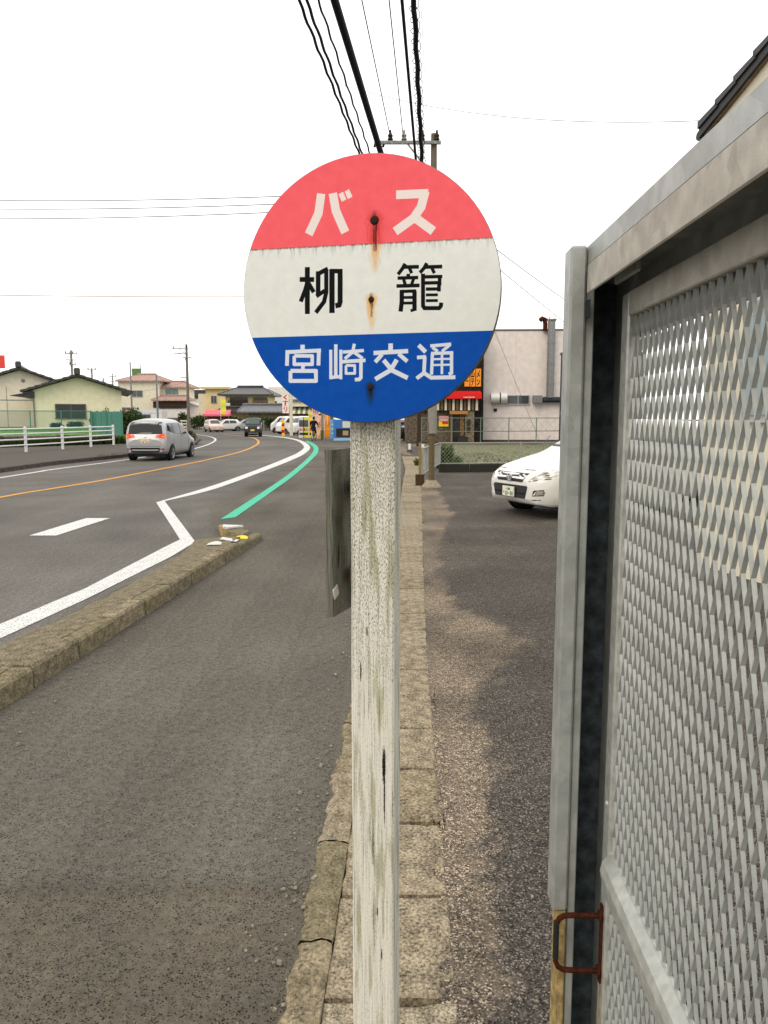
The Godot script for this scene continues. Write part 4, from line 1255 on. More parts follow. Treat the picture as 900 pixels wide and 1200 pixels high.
	for s in spots:
		var q: Vector3 = s[4]
		q.y = 0.13 if q.x < -21 else 0.0
		var kcar := car(s[0], s[1], s[2], s[3], q, s[5].normalized(), "cars parked across the bend")
		pair(kcar, kc, "headlight", "front", [V(0.46, 0.62), V(0.68, 0.64), V(0.70, 0.76), V(0.50, 0.72)], M.lamp_glass, 0.012)
		put("number_plate", skin(kc, "front", [V(-0.17, 0.40), V(0.17, 0.40), V(0.17, 0.52), V(-0.17, 0.52)], 0.012), M.plate_white, kcar)
	var van := {"long": 3.4, "tall": 1.88, "belt": 1.1, "tumble": 0.08, "round": 0.2, "wheel": 0.29,
		"top": [[0, 0.85], [0.06, 1.05], [0.25, 1.2], [0.8, 1.75], [1.1, 1.86], [3.3, 1.88], [3.4, 1.6]], "bot": [[0, 0.32], [0.1, 0.24], [3.4, 0.28]],
		"plan": [[0, 0.62], [0.06, 0.70], [0.2, 0.73], [3.3, 0.74], [3.4, 0.72]], "axles": [0.5, 2.9], "glass": []}
	van.glass = [["front", "windscreen", [V(-0.6, 1.22), V(0.6, 1.22), V(0.56, 1.68), V(-0.56, 1.68)]]]
	both_sides([V(0.62, 1.2), V(1.5, 1.2), V(1.5, 1.66), V(0.95, 1.66)], "side_window", van.glass)
	for s in [["white_van", "white box van parked under the striped shop awning", at(353, 0, 76.0), Vector3(-0.75, 0, 0.6)], ["white_van", "white van parked behind the white pharmacy pole", at(336, 0, 82.0), Vector3(-0.9, 0, 0.45)], ["white_van", "low white van parked farthest from the striped awning", at(327, 0, 88.0), Vector3(-1.0, 0, 0.2)]]:
		var q: Vector3 = s[2]
		q.y = 0.0
		car(s[0], s[1], van, paint(Color(0.78, 0.78, 0.77)), q, s[3].normalized(), "white vans by the shop")
	for s in [["dark_car", "dark blue parked car under the grey tent", at(474, 0, 92.0), Vector3(-0.3, 0, 1), Color(0.03, 0.035, 0.06)], ["dark_car", "black parked car with white plate under the grey tent", at(486, 0, 90.0), Vector3(-0.2, 0, 1), Color(0.02, 0.02, 0.022)]]:
		var q: Vector3 = s[2]
		q.y = 0.0
		var dc := car(s[0], s[1], kc, paint(s[4]), q, s[3].normalized(), "cars under the tent")
		pair(dc, kc, "headlight", "front", [V(0.40, 0.60), V(0.68, 0.62), V(0.70, 0.78), V(0.44, 0.74)], mat(Color(0.8, 0.8, 0.8), 0.2), 0.012)
		put("number_plate", skin(kc, "front", [V(-0.17, 0.40), V(0.17, 0.40), V(0.17, 0.52), V(-0.17, 0.52)], 0.012), M.plate_white, dc)
func plate(o: Node3D, c: Vector3, side: float, m: Material) -> void:
	var st := SurfaceTool.new()
	st.begin(Mesh.PRIMITIVE_TRIANGLES)
	for q in [[-1, 1], [1, 1], [1, -1], [-1, 1], [1, -1], [-1, -1]]:
		st.set_uv(Vector2(0.5 + 0.5 * q[0], 0.5 - 0.5 * q[1]))
		st.add_vertex(c + Vector3(q[0] * 0.165 * side, q[1] * 0.083, side * 0.012))
	st.generate_normals()
	var back := mb()
	box(back, c, Vector3(0.335, 0.17, 0.02), Basis.IDENTITY, 0.003)
	var b := put("number_plate", back, M.plate_white, o)
	var n := MeshInstance3D.new()
	n.name = "plate_print"
	n.mesh = st.commit()
	n.material_override = m
	b.add_child(n, true)

# ---------------------------------------------------------------- buildings
func spot(u: float, depth: float, y := 0.0) -> Vector3:
	var p := at(u, 489.5, depth)
	return Vector3(p.x, y, p.z)
func window(o: Node3D, c: Vector3, w: float, h: float, b := Basis.IDENTITY, frame: Material = null, pane: Material = null, mullions := 1) -> void:
	var st := mb()
	var t := 0.06
	for q in [[Vector3(0, h * 0.5, 0), Vector3(w + t, t, 0.1)], [Vector3(0, -h * 0.5, 0), Vector3(w + t + 0.06, t, 0.14)], [Vector3(-w * 0.5, 0, 0), Vector3(t, h - t, 0.1)], [Vector3(w * 0.5, 0, 0), Vector3(t, h - t, 0.1)]]:
		box(st, c + b * q[0], q[1], b)
	for k in mullions: box(st, c + b * Vector3(-w * 0.5 + w * (k + 1.0) / (mullions + 1), 0, 0), Vector3(t * 0.8, h - t, 0.08), b)
	var f := put("window", st, frame if frame else M.sash, o)
	for k in mullions + 1:
		var pn := mb()
		var pw: float = (w - t) / (mullions + 1) - t
		box(pn, c + b * Vector3(-w * 0.5 + w * (k + 0.5) / (mullions + 1), 0, 0.0), Vector3(pw, h - t, 0.03), b)
		put("pane", pn, pane if pane else M.window, f)
func walls(o: Node3D, called: String, m: Material, c: Vector3, s: Vector3) -> void:
	var st := mb()
	box(st, c + Vector3(0, s.y * 0.5, 0), s)
	put(called, st, m, o)
func gable_house(o: Node3D, wall: Material, roof: Material, w: float, d: float, eave: float, apex: float, over: float, thick: float) -> void:   # gable end facing +z at z = 0
	var st := mb()
	prism(st, [Vector2(-w * 0.5, 0), Vector2(w * 0.5, 0), Vector2(w * 0.5, eave), Vector2(0, apex), Vector2(-w * 0.5, eave)], Vector3.ZERO, Vector3.RIGHT, Vector3.UP, Vector3(0, 0, -d))
	put("wall", st, wall, o)
	var k := (apex - eave) / (w * 0.5)
	for sg in [-1.0, 1.0]:
		var rs := mb()
		var e := Vector2(sg * (w * 0.5 + over), eave - k * over)
		var dirn := Vector2(e.x, e.y - apex)
		var n := 8
		var len := dirn.length()
		for i in n:                                       # courses of tile, each lapping the next
			var a := Vector2(0, apex).lerp(e, float(i) / n)
			var b := Vector2(0, apex).lerp(e, (i + 1.12) / n)
			prism(rs, [a + Vector2(0, 0.03), b + Vector2(0, 0.09), b + Vector2(0, 0.09 + thick), a + Vector2(0, 0.03 + thick)], Vector3(0, 0, over * 0.9), Vector3.RIGHT, Vector3.UP, Vector3(0, 0, -d - over * 1.8))
		put("roof", rs, roof, o)
	var rg := mb()
	tube(rg, [Vector3(0, apex + thick + 0.12, over), Vector3(0, apex + thick + 0.12, -d - over)], 0.16, 8)
	var r := put("ridge", rg, roof, o)
	var fin := mb()
	box(fin, Vector3(0, apex + thick + 0.2, over + 0.03), Vector3(0.42, 0.5, 0.12), Basis.IDENTITY, 0.08)
	put("ridge_end", fin, roof, r)
func hip_roof(c: Vector3, w: float, d: float, y0: float, y1: float, ridge: float) -> SurfaceTool:
	var st := mb()
	var a := [Vector3(-w * 0.5, y0, 0), Vector3(w * 0.5, y0, 0), Vector3(w * 0.5, y0, -d), Vector3(-w * 0.5, y0, -d)]
	var r := [Vector3(-ridge * 0.5, y1, -d * 0.5), Vector3(ridge * 0.5, y1, -d * 0.5)]
	for k in 2:
		for p in range(4): a[p].y = y0
	for i in 4: a[i] += c
	for i in 2: r[i] += c
	quad(st, a[0], a[1], r[1], r[0])
	quad(st, a[2], a[3], r[0], r[1])
	tri(st, a[1], a[2], r[1])
	tri(st, a[3], a[0], r[0])
	var dn := Vector3(0, -0.22, 0)
	for i in 4: quad(st, a[i], a[(i + 1) % 4], a[(i + 1) % 4] + dn, a[i] + dn)
	quad(st, a[0] + dn, a[1] + dn, a[2] + dn, a[3] + dn)
	tube(st, [r[0] + Vector3(-0.2, 0.1, 0), r[1] + Vector3(0.2, 0.1, 0)], 0.18, 6)
	for i in 4: tube(st, [a[i], r[0] if i == 0 or i == 3 else r[1]], 0.10, 6)
	return st

# ---------------------------------------------------------------- plants
func shrub(called: String, label: String, c: Vector3, r: Vector3, n: int, size: float, col: Color, group := "") -> void:
	var o := thing(called, label, "shrub", c, 0.0, group)
	var list := []
	var lobes := maxi(2, int(r.x / r.y * 2.0))
	for k in lobes:
		var t := (k + 0.5) / lobes * 2.0 - 1.0
		list.append(foliage(Vector3(t * r.x * 0.62, r.y * rng.randf_range(0.85, 1.1), rng.randf_range(-0.2, 0.2) * r.z), Vector3(r.x / lobes * 1.7, r.y * rng.randf_range(0.85, 1.15), r.z), n / lobes, size, col))
	put("foliage", join_mesh(list), M.leaf, o)
	var st := mb()
	for k in lobes: tube(st, [Vector3((k + 0.5) / lobes * 1.3 * r.x - 0.65 * r.x, -0.03, 0), Vector3((k + 0.5) / lobes * 1.3 * r.x - 0.65 * r.x + 0.05, r.y * 1.1, 0.04)], [0.05, 0.02], 5)
	put("stem", st, M.bark, o)
func blades(area: Callable, n: int, tall: float, col: Color) -> ArrayMesh:     # upright weed and grass blades
	var vs := PackedVector3Array()
	var cs := PackedColorArray()
	var ns := PackedVector3Array()
	var idx := PackedInt32Array()
	for i in n:
		var p: Vector3 = area.call()
		var a := rng.randf() * TAU
		var d := Vector3(cos(a), 0, sin(a))
		var h := tall * rng.randf_range(0.4, 1.3)
		var k := rng.randf_range(0.6, 1.4)
		var o := vs.size()
		vs.append_array([p - d * h * 0.09, p + d * h * 0.09, p + Vector3(rng.randfn() * h * 0.35, h, rng.randfn() * h * 0.35)])
		for q in 3:
			cs.append(Color(col.r * k, col.g * k, col.b * k))
			ns.append(d.cross(Vector3.UP))
		idx.append_array([o, o + 1, o + 2])
	return arrays(vs, ns, cs, idx)

# ---------------------------------------------------------------- poles, wires and fences
func utility_pole(label: String, base: Vector3, h: float, r0: float, r1: float, m: Material, arms: Array, arm_turn := 0.0) -> Node3D:   # arms: [height, left reach, right reach, insulators]
	var o := thing("utility_pole", label, "utility pole", base)
	var st := mb()
	tube(st, [Vector3(0, -0.05, 0), Vector3(0, h, 0)], [r0, r1], 14)
	put("shaft", st, m, o)
	var tb := Basis(Vector3.UP, arm_turn)
	for a in arms:
		var s := mb()
		box(s, tb * Vector3((a[2] - a[1]) * 0.5, 0, r1 + 0.05) + Vector3(0, a[0], 0), Vector3(a[1] + a[2], 0.09, 0.08), tb)
		var arm := put("crossarm", s, M.steel_grey, o)
		var br := mb()
		bar(br, tb * Vector3(-a[1] * 0.45, a[0] - 0.05, r1 + 0.05), tb * Vector3(0, a[0] - 0.75, r1), 0.04, 0.04)
		put("arm_brace", br, M.steel_grey, arm)
		for k in a[3]:
			var ins := mb()
			var x: float = lerpf(-a[1] + 0.12, a[2] - 0.12, k / maxf(1.0, a[3] - 1.0))
			lathe(ins, [[0.02, 0.0], [0.075, 0.04], [0.05, 0.1], [0.07, 0.14], [0.04, 0.22], [0.0, 0.24]], 10, tb * Vector3(x, 0, r1 + 0.05) + Vector3(0, a[0] + 0.045, 0))
			put("insulator", ins, M.white_paint if k % 2 else M.wood_dark, arm)
	return o
func wire(label: String, a: Vector3, b: Vector3, r: float, sag: float, m: Material, wave := 0.0, group := "overhead wires") -> void:
	var pts := []
	var n := 48 if wave == 0.0 else 170
	var side := (b - a).cross(Vector3.UP).normalized()
	for i in n + 1:
		var t := float(i) / n
		var p := a.lerp(b, t) - Vector3(0, sag * 4.0 * t * (1.0 - t), 0)
		if wave > 0.0:
			var w := sin(t * 260.0) * wave
			p += side * w + Vector3(0, cos(t * 260.0) * wave, 0)
		pts.append(p)
	var st := mb()
	tube(st, pts, r, 6)
	tag(put("overhead_wire", st, m), label, "wire", group)
func lattice(a: Vector3, b: Vector3, y0: float, y1: float, step: float, r: float) -> SurfaceTool:      # chain-link: two sets of slanted wires
	var st := mb()
	var d := (b - a)
	var ln := d.length()
	d = d.normalized()
	var h := y1 - y0
	var out := d.cross(Vector3.UP) * r
	var k := -h
	while k < ln:
		for sg in [1.0, -1.0]:
			var s0 := k
			var s1 := k + h
			var ya := y0 if sg > 0 else y1
			var yb := y1 if sg > 0 else y0
			if s0 < 0:
				ya = lerpf(ya, yb, -s0 / h)
				s0 = 0
			if s1 > ln:
				yb = lerpf(ya, yb, (ln - s0) / (s1 - s0)) if s1 > s0 else yb
				s1 = ln
			if s1 - s0 < 0.01: continue
			var p: Vector3 = a + d * s0 + Vector3(0, ya, 0) + out * sg
			var q: Vector3 = a + d * s1 + Vector3(0, yb, 0) + out * sg
			var nn: Vector3 = (q - p).cross(out).normalized() * r
			quad(st, p - nn, p + nn, q + nn, q - nn)
			quad(st, p - out, p + out, q + out, q - out)
		k += step
	return st
func mesh_fence(called: String, label: String, pts: Array, y0: float, y1: float, step: float, r: float, post_r: float, gap: float, m: Material, group := "") -> Node3D:
	var o := thing(called, label, "fence", Vector3.ZERO, 0.0, group)
	for i in pts.size() - 1:
		var a: Vector3 = pts[i]
		var b: Vector3 = pts[i + 1]
		put("chain_link", lattice(a, b, y0, y1, step, r), m, o)
		for y in [y0, y1]:
			var st := mb()
			tube(st, [a + Vector3(0, y, 0), b + Vector3(0, y, 0)], post_r * 0.8, 6)
			put("rail", st, m, o)
		var n: int = maxi(1, int(round(a.distance_to(b) / gap)))
		for k in range(0 if i == 0 else 1, n + 1):
			var st := mb()
			var p := a.lerp(b, float(k) / n)
			tube(st, [p - Vector3(0, 0.05, 0), p + Vector3(0, y1 + 0.03, 0)], post_r, 8)
			put("post", st, m, o)
	return o
func panel(parent: Node, called: String, m: Material, c: Vector3, w: float, h: float, t: float, turn := 0.0) -> MeshInstance3D:    # a board whose front carries the whole print
	var st := SurfaceTool.new()
	st.begin(Mesh.PRIMITIVE_TRIANGLES)
	st.set_smooth_group(-1)
	var b := Basis(Vector3.UP, turn)
	for face in [1.0, -1.0]:
		for q in [[-1, 1], [1, 1], [1, -1], [-1, 1], [1, -1], [-1, -1]]:
			st.set_uv(Vector2(0.5 + 0.5 * q[0] * face, 0.5 - 0.5 * q[1]))
			st.add_vertex(c + b * Vector3(q[0] * w * 0.5, q[1] * h * 0.5, face * t * 0.5))
	for q in [[1, 1, 1, -1], [1, -1, -1, -1], [-1, -1, -1, 1], [-1, 1, 1, 1]]:
		var p0 := Vector3(q[0] * w * 0.5, q[1] * h * 0.5, t * 0.5)
		var p1 := Vector3(q[2] * w * 0.5, q[3] * h * 0.5, t * 0.5)
		var dz := Vector3(0, 0, -t)
		for v in [p0, p1, p1 + dz, p0, p1 + dz, p0 + dz]:
			st.set_uv(Vector2(0.01, 0.01))
			st.add_vertex(c + b * v)
	st.generate_normals()
	var o := MeshInstance3D.new()
	o.name = called if parent != self else numbered(called)
	o.mesh = st.commit()
	o.material_override = m
	parent.add_child(o, true)
	return o

# ---------------------------------------------------------------- the street beyond
func street() -> void:
	cars()
	left_side()
	far_houses()
	right_side()
	wires()
	corner_house()
	cyclist()

func left_side() -> void:
	# white pipe railing along the far pavement
	var g := thing("pipe_railing", "white four-rail pipe guard railing along the far pavement", "railing")
	var ps := [Vector3(-17.9, 0.13, -27.5), Vector3(-17.2, 0.13, -32.0), Vector3(-16.55, 0.13, -35.6), Vector3(-16.1, 0.13, -38.6), Vector3(-15.9, 0.13, -41.8), Vector3(-15.75, 0.13, -44.9)]
	for i in ps.size():
		var st := mb()
		tube(st, [ps[i], ps[i] + Vector3(0, 1.12, 0)], 0.065, 10)
		lathe(st, [[0.07, 1.12], [0.06, 1.15], [0.0, 1.165]], 10, ps[i])
		put("post", st, M.white_paint, g)
		if i:
			for y in [0.32, 0.58, 0.84, 1.06]:
				var r := mb()
				tube(r, [ps[i - 1] + Vector3(0, y, 0), ps[i] + Vector3(0, y, 0)], 0.034, 8)
				put("rail", r, M.white_paint, g)
	# retaining wall of blocks with a lawn on top
	var w := thing("retaining_wall", "low retaining wall of pinkish grey blocks behind the white railing", "wall", Vector3(0, 0.10, 0))
	var a := Vector3(-26.0, 0, -39.5)
	var b := Vector3(-17.2, 0, -49.5)
	for row in 2:
		for k in 17:
			var st := mb()
			var t0 := (k + (0.5 if row % 2 else 0.0)) / 17.0
			var p := a.lerp(b, t0) + Vector3(0, 0.14 + row * 0.28, rng.randf_range(-0.02, 0.02))
			box(st, p, Vector3(a.distance_to(b) / 17.0 - 0.03, 0.255, 0.3), Basis(Vector3.UP, atan2(-(b - a).z, (b - a).x)), 0.03)
			put("block", st, M.block_wall if t0 > 0.45 and rng.randf() < 0.8 else M.block_dark, w)
	var lawn := structure("lawn", prism_ground([Vector3(-26, 0, -39.8), Vector3(-17.2, 0, -49.8), Vector3(-16, 0, -60), Vector3(-60, 0, -60), Vector3(-60, 0, -39)], 0.1, 0.55), mat(Color(0.15, 0.34, 0.09), 1.0, 0, T.patchy, 0.5))
	var bank := mb()
	quad(bank, Vector3(-36, 0.55, -32.5), Vector3(-17.2, 0.56, -49.9), Vector3(-18.2, 1.0, -52.5), Vector3(-36, 1.0, -41.5))
	quad(bank, Vector3(-36, 1.0, -41.5), Vector3(-18.2, 1.0, -52.5), Vector3(-18.2, 1.0, -64), Vector3(-60, 1.0, -64))
	put("grass_bank", bank, lawn.material_override, lawn)
	lawn.set_meta("label", "mown grass bank behind the retaining wall")
	var gr := put("verge_weeds", blades(func(): 
		var t := rng.randf()
		return Vector3(-24.5, 0.13, -36.5).lerp(Vector3(-16.3, 0.13, -47.6), t) + Vector3(rng.randf_range(-1.0, 1.0), 0, rng.randf_range(-1.2, 0.9)), 5200, 0.42, Color(0.12, 0.17, 0.045)), M.leaf)
	gr.set_meta("kind", "stuff")
	tag(gr, "green weeds at the foot of the retaining wall", "weeds")
	var kw := put("kerb_weeds", blades(func():
		return Vector3(-11.55, 0.10, -31.0).lerp(Vector3(-11.3, 0.1, -37.0), rng.randf()) + Vector3(rng.randfn() * 0.12, 0, rng.randfn() * 0.4), 150, 0.13, Color(0.20, 0.20, 0.06)), M.leaf)
	kw.set_meta("kind", "stuff")
	tag(kw, "dry tufts of weed on the far kerb", "weeds")
	# green chain-link fence and green sheeted fence
	var gy := 0.9
	var f0 := Vector3(-30.0, gy, -44.0)
	var f1 := spot(107, 50.0, gy)
	mesh_fence("green_fence", "green chain-link fence before the beige and yellow houses", [f0, f1], 0.05, 1.22, 0.11, 0.006, 0.035, 1.9, M.fence_green)
	var s := thing("green_screen", "solid green mesh screen fence beside the hedge", "fence", spot(125, 50.2, 0.1))
	var wdt := 2.05
	for k in 6:
		var st := mb()
		box(st, Vector3(-wdt * 0.5 + (k + 0.5) * wdt / 6.0, 1.22, 0.02 * (k % 2)), Vector3(wdt / 6.0 - 0.008, 1.55, 0.02))
		put("sheet", st, M.fence_green, s)
	for x in [-wdt * 0.5, 0.0, wdt * 0.5]:
		var st := mb()
		tube(st, [Vector3(x, 0, 0.06), Vector3(x, 2.05, 0.06)], 0.035, 8)
		put("post", st, M.fence_green, s)
	shrub("round_shrub", "low round shrub beneath the yellow house window", spot(66, 51.5, 0.85), Vector3(0.5, 0.32, 0.4), 900, 0.06, Color(0.03, 0.08, 0.045), "garden shrubs")
	shrub("round_shrub", "wider round shrub next to the green screen", spot(88, 51.5, 0.85), Vector3(0.65, 0.34, 0.4), 1100, 0.06, Color(0.03, 0.08, 0.045), "garden shrubs")
	shrub("hedge", "dense dark green hedge beyond the green screen", spot(139, 54.0, 0.1), Vector3(2.3, 1.28, 1.0), 11000, 0.085, Color(0.045, 0.075, 0.022))
	shrub("roadside_bush", "small dusty bush on the road edge ahead of the silver minivan", gp(222, 519, 0.13), Vector3(0.55, 0.34, 0.5), 900, 0.07, Color(0.10, 0.12, 0.05))
	# yellow house
	var y := thing("yellow_house", "single-storey pale yellow house with dark tiled gable roof", "house", spot(93, 56.0, 0.1), 0.36)
	gable_house(y, M.wall_yellow, M.roof_tile, 5.9, 9.0, 3.55, 4.5, 0.75, 0.16)
	window(y, Vector3(-0.55, 2.05, 0.03), 2.0, 1.0, Basis.IDENTITY, M.sash_dark, mat(Color(0.02, 0.02, 0.022), 0.2), 1)
	var aw := mb()
	prism(aw, [Vector2(-4.5, 3.15), Vector2(-2.87, 3.45), Vector2(-2.87, 2.95)], Vector3(0, 0, 0.1), Vector3.RIGHT, Vector3.UP, Vector3(0, 0, -2.0))
	put("lean_to_roof", aw, M.roof_tile, y)
	var dp := mb()
	tube(dp, [Vector3(-2.95, 0, 0.08), Vector3(-2.95, 2.9, 0.08), Vector3(-3.4, 3.0, 0.08)], 0.05, 8)
	put("downpipe", dp, M.steel_grey, y)
	# beige house
	var bh := thing("beige_house", "pinkish beige house with dark tiled gable roof beside the yellow house", "house", spot(26, 60.0, 0.1), 0.34)
	gable_house(bh, M.wall_beige, M.roof_tile, 7.6, 12.0, 3.9, 5.25, 0.7, 0.16)
	for q in [[Vector3(-1.0, 2.0, 0.012), Vector3(0.03, 5.0, 0.02)], [Vector3(0, 2.95, 0.012), Vector3(7.5, 0.06, 0.02)]]:
		var st := mb()
		box(st, q[0], q[1] if q[1].y < 1 else Vector3(0.03, 4.0, 0.02))
		put("trim_strip", st, M.steel_grey, bh)
	var vt := mb()
	lathe(vt, [[0.14, 0.0], [0.14, 0.06], [0.0, 0.10]], 14, Vector3(0.2, 4.45, 0.0), Basis(Vector3.RIGHT, PI / 2))
	put("vent", vt, M.steel_grey, bh)
	var nh := thing("neighbour_house", "dark-roofed house beyond the beige house at the red sign", "house", spot(-28, 75.0, 0.1), 0.5)
	gable_house(nh, M.wall_cream, M.roof_tile, 8.0, 10.0, 4.2, 6.2, 0.6, 0.2)
	# red shop sign over the roofs
	var rs := thing("red_sign", "red shop sign with a yellow mark standing over the roofs", "sign", spot(2, 95.0, 0))
	var rp := mb()
	tube(rp, [Vector3(0, -0.05, 0), Vector3(0, 9.3, 0)], 0.16, 10)
	put("sign_pole", rp, M.steel_grey, rs)
	var rb := mb()
	box(rb, Vector3(0, 8.45, 0.1), Vector3(1.6, 1.55, 0.3), Basis.IDENTITY, 0.04)
	put("sign_box", rb, mat(Color(0.72, 0.05, 0.03), 0.4), rs)
	var ym := mb()
	lathe(ym, [[0.42, 0.0], [0.42, 0.03], [0.22, 0.03], [0.2, 0.0]], 20, Vector3(-0.1, 8.45, 0.25), Basis(Vector3.RIGHT, PI / 2))
	put("sign_mark", ym, M.yellow, rs)
	# poles among the houses
	var pc = M.pole_concrete
	utility_pole("concrete utility pole with transformer behind the yellow house", spot(87, 90.0, 0.1), 9.3, 0.17, 0.12, pc, [[8.9, 0.7, 0.7, 4], [8.2, 0.6, 0.6, 0], [7.7, 0.3, 0.5, 2]], 0.4)
	utility_pole("short concrete pole with one crossarm behind the yellow roof", spot(110, 110.0, 0.1), 8.6, 0.16, 0.11, pc, [[8.3, 0.6, 0.6, 3]], 0.4)
	utility_pole("thin far pole with two arms beyond the yellow roof", spot(134, 130.0, 0.1), 8.9, 0.16, 0.10, pc, [[8.4, 0.55, 0.55, 3], [7.6, 0.5, 0.5, 0]], 0.4)
	utility_pole("bare far pole with a low arm beyond the yellow roof", spot(123, 138.0, 0.1), 8.6, 0.15, 0.10, pc, [[8.2, 0.4, 0.4, 0]], 0.3)
	utility_pole("slim grey pole standing behind the hedge", spot(155, 75.0, 0.1), 6.9, 0.10, 0.06, M.steel_grey, [])
	utility_pole("plain grey pole standing before the salmon-roofed apartments", spot(185, 80.0, 0.1), 6.0, 0.11, 0.08, M.steel_grey, [])
	utility_pole("tall utility pole with street-lamp bracket by the white hatchback", spot(221, 88.0, 0.0), 9.9, 0.19, 0.12, mat(Color(0.17, 0.15, 0.13), 0.9), [[9.4, 1.55, 0.2, 3], [8.9, 1.4, 0.2, 0], [8.4, 0.35, 0.6, 0], [6.2, 0.75, 0.1, 0]], 0.0)

func far_houses() -> void:
	# cream apartments with salmon roofs
	var o := thing("apartment_house", "cream apartment house with salmon tiled roofs and a dark balcony", "house", spot(178, 140.0, 0))
	walls(o, "wall", M.wall_cream, Vector3(-2.2, 0, -4.0), Vector3(7.4, 8.3, 8.0))
	walls(o, "wall", M.wall_cream, Vector3(3.4, 0, -4.4), Vector3(5.2, 7.2, 6.0))
	walls(o, "wall", M.wall_white, Vector3(3.6, 0, -0.4), Vector3(6.2, 3.3, 3.0))
	walls(o, "block_wall", M.block_wall, Vector3(3.2, 0, 2.6), Vector3(7.0, 1.7, 0.25))
	put("roof", hip_roof(Vector3(-1.8, 0, 0.6), 8.6, 9.2, 8.35, 9.6, 3.0), M.roof_salmon, o)
	put("roof", hip_roof(Vector3(3.6, 0, -0.8), 6.6, 7.2, 7.3, 8.3, 2.6), M.roof_salmon, o)
	put("roof", hip_roof(Vector3(3.9, 0, 1.8), 6.8, 4.6, 4.9, 5.6, 4.4), M.roof_salmon, o)
	var bal := mb()
	box(bal, Vector3(3.8, 4.0, 1.3), Vector3(6.2, 1.15, 0.12))
	put("balcony", bal, M.wood_dark, o)
	walls(o, "side_block", M.wall_ochre, Vector3(-6.3, 0, -6.0), Vector3(1.6, 7.6, 4.0))
	window(o, Vector3(-2.6, 6.0, 0.03), 2.2, 1.15)
	window(o, Vector3(3.4, 6.3, -1.36), 2.3, 1.2, Basis.IDENTITY, M.sash, mat(Color(0.10, 0.20, 0.20), 0.1))
	window(o, Vector3(-4.6, 3.0, 0.03), 1.6, 1.1)
	var gs := thing("green_signboard", "green and yellow signboard raised over the salmon roofs", "sign", spot(162, 165.0, 0))
	var gsb := mb()
	box(gsb, Vector3(0, 11.2, 0), Vector3(1.9, 1.7, 0.2))
	put("board", gsb, mat(Color(0.13, 0.22, 0.08), 0.6), gs)
	for x in [-0.9, 0.9]:
		var st := mb()
		tube(st, [Vector3(x, -0.05, -0.12), Vector3(x, 12.0 + x * 0.8, -0.12)], 0.09, 6)
		put("leg", st, M.steel_grey, gs)
	var hs := thing("shop_banner", "small red and white banner behind the hedge pole", "banner", spot(150, 100.0, 0.1))
	walls(hs, "cloth", mat(Color(0.72, 0.30, 0.32), 0.8), Vector3(0, 1.6, 0), Vector3(0.85, 0.95, 0.05))
	for x in [-0.4, 0.4]: walls(hs, "leg", M.steel_grey, Vector3(x, -0.05, 0), Vector3(0.06, 1.65, 0.06))
	var ws := thing("white_shed", "low white roadside shed beneath the salmon-roofed apartments", "shed", spot(172, 118.0, 0))
	walls(ws, "wall", M.wall_white, Vector3(0, 0, -1.5), Vector3(4.6, 2.9, 3.0))
	walls(ws, "fascia", mat(Color(0.60, 0.66, 0.72), 0.6), Vector3(0, 2.4, 0.03), Vector3(4.7, 0.5, 0.06))
	walls(ws, "counter", mat(Color(0.66, 0.42, 0.34), 0.7), Vector3(0.4, 0.0, 0.1), Vector3(3.4, 1.3, 0.2))
	window(ws, Vector3(-0.6, 1.85, 0.03), 2.4, 0.7)
	var wg := thing("crate_rack", "small pale slatted rack beside the tall utility pole", "rack", spot(215, 92.0, 0.0))
	for y in [0.2, 0.55, 0.9, 1.25]: walls(wg, "slat", M.wall_cream, Vector3(0, y, 0), Vector3(0.7, 0.16, 0.3))
	for x in [-0.3, 0.3]: walls(wg, "leg", M.wall_cream, Vector3(x, -0.02, -0.2), Vector3(0.06, 1.45, 0.06))
	# flat dark-roofed block
	var fl := thing("flat_block", "long grey block with dark flat eaves behind the tall pole", "building", spot(228, 175.0, 0))
	walls(fl, "wall", M.wall_white, Vector3(0, 0, -4), Vector3(8.6, 5.9, 8))
	walls(fl, "roof", M.roof_tile, Vector3(0.2, 6.9, -3.6), Vector3(9.4, 1.0, 9.4))
	for k in 4: window(fl, Vector3(-3.2 + k * 2.1, 6.4, 0.02), 1.7, 0.9)
	walls(fl, "wall", M.roof_grey, Vector3(0, 5.9, -4.1), Vector3(8.4, 1.0, 7.9))
	var hl := thing("pink_hall", "low pinkish white hall with sloping roof behind parked cars", "building", spot(232, 140.0, 0))
	var hst := mb()
	prism(hst, [Vector2(-3.6, 0), Vector2(3.2, 0), Vector2(3.2, 5.0), Vector2(1.0, 3.6), Vector2(-3.6, 4.6)], Vector3.ZERO, Vector3.RIGHT, Vector3.UP, Vector3(0, 0, -7))
	put("wall", hst, M.wall_pink, hl)
	var hr := mb()
	prism(hr, [Vector2(-3.9, 4.66), Vector2(1.0, 3.66), Vector2(3.4, 5.1), Vector2(3.4, 5.3), Vector2(1.0, 3.86), Vector2(-3.9, 4.86)], Vector3(0, 0, 0.3), Vector3.RIGHT, Vector3.UP, Vector3(0, 0, -7.6))
	put("roof", hr, M.wall_white, hl)
	# ochre house next to the hip-roofed house
	var yc := thing("ochre_house", "tall ochre house with flat yellow eaves next to the hip-roofed house", "house", spot(252, 125.0, 0))
	walls(yc, "wall", M.wall_ochre, Vector3(0.2, 0, -4), Vector3(3.2, 6.3, 8))
	walls(yc, "roof", mat(Color(0.72, 0.62, 0.32), 0.7, 0, T.plaster, 0.3), Vector3(0.0, 6.3, -3.8), Vector3(4.4, 0.35, 9.0))
	walls(yc, "side_wall", M.wall_cream, Vector3(-2.3, 0, -5), Vector3(1.8, 5.6, 5))
	window(yc, Vector3(-0.1, 4.6, 0.03), 0.9, 1.2)
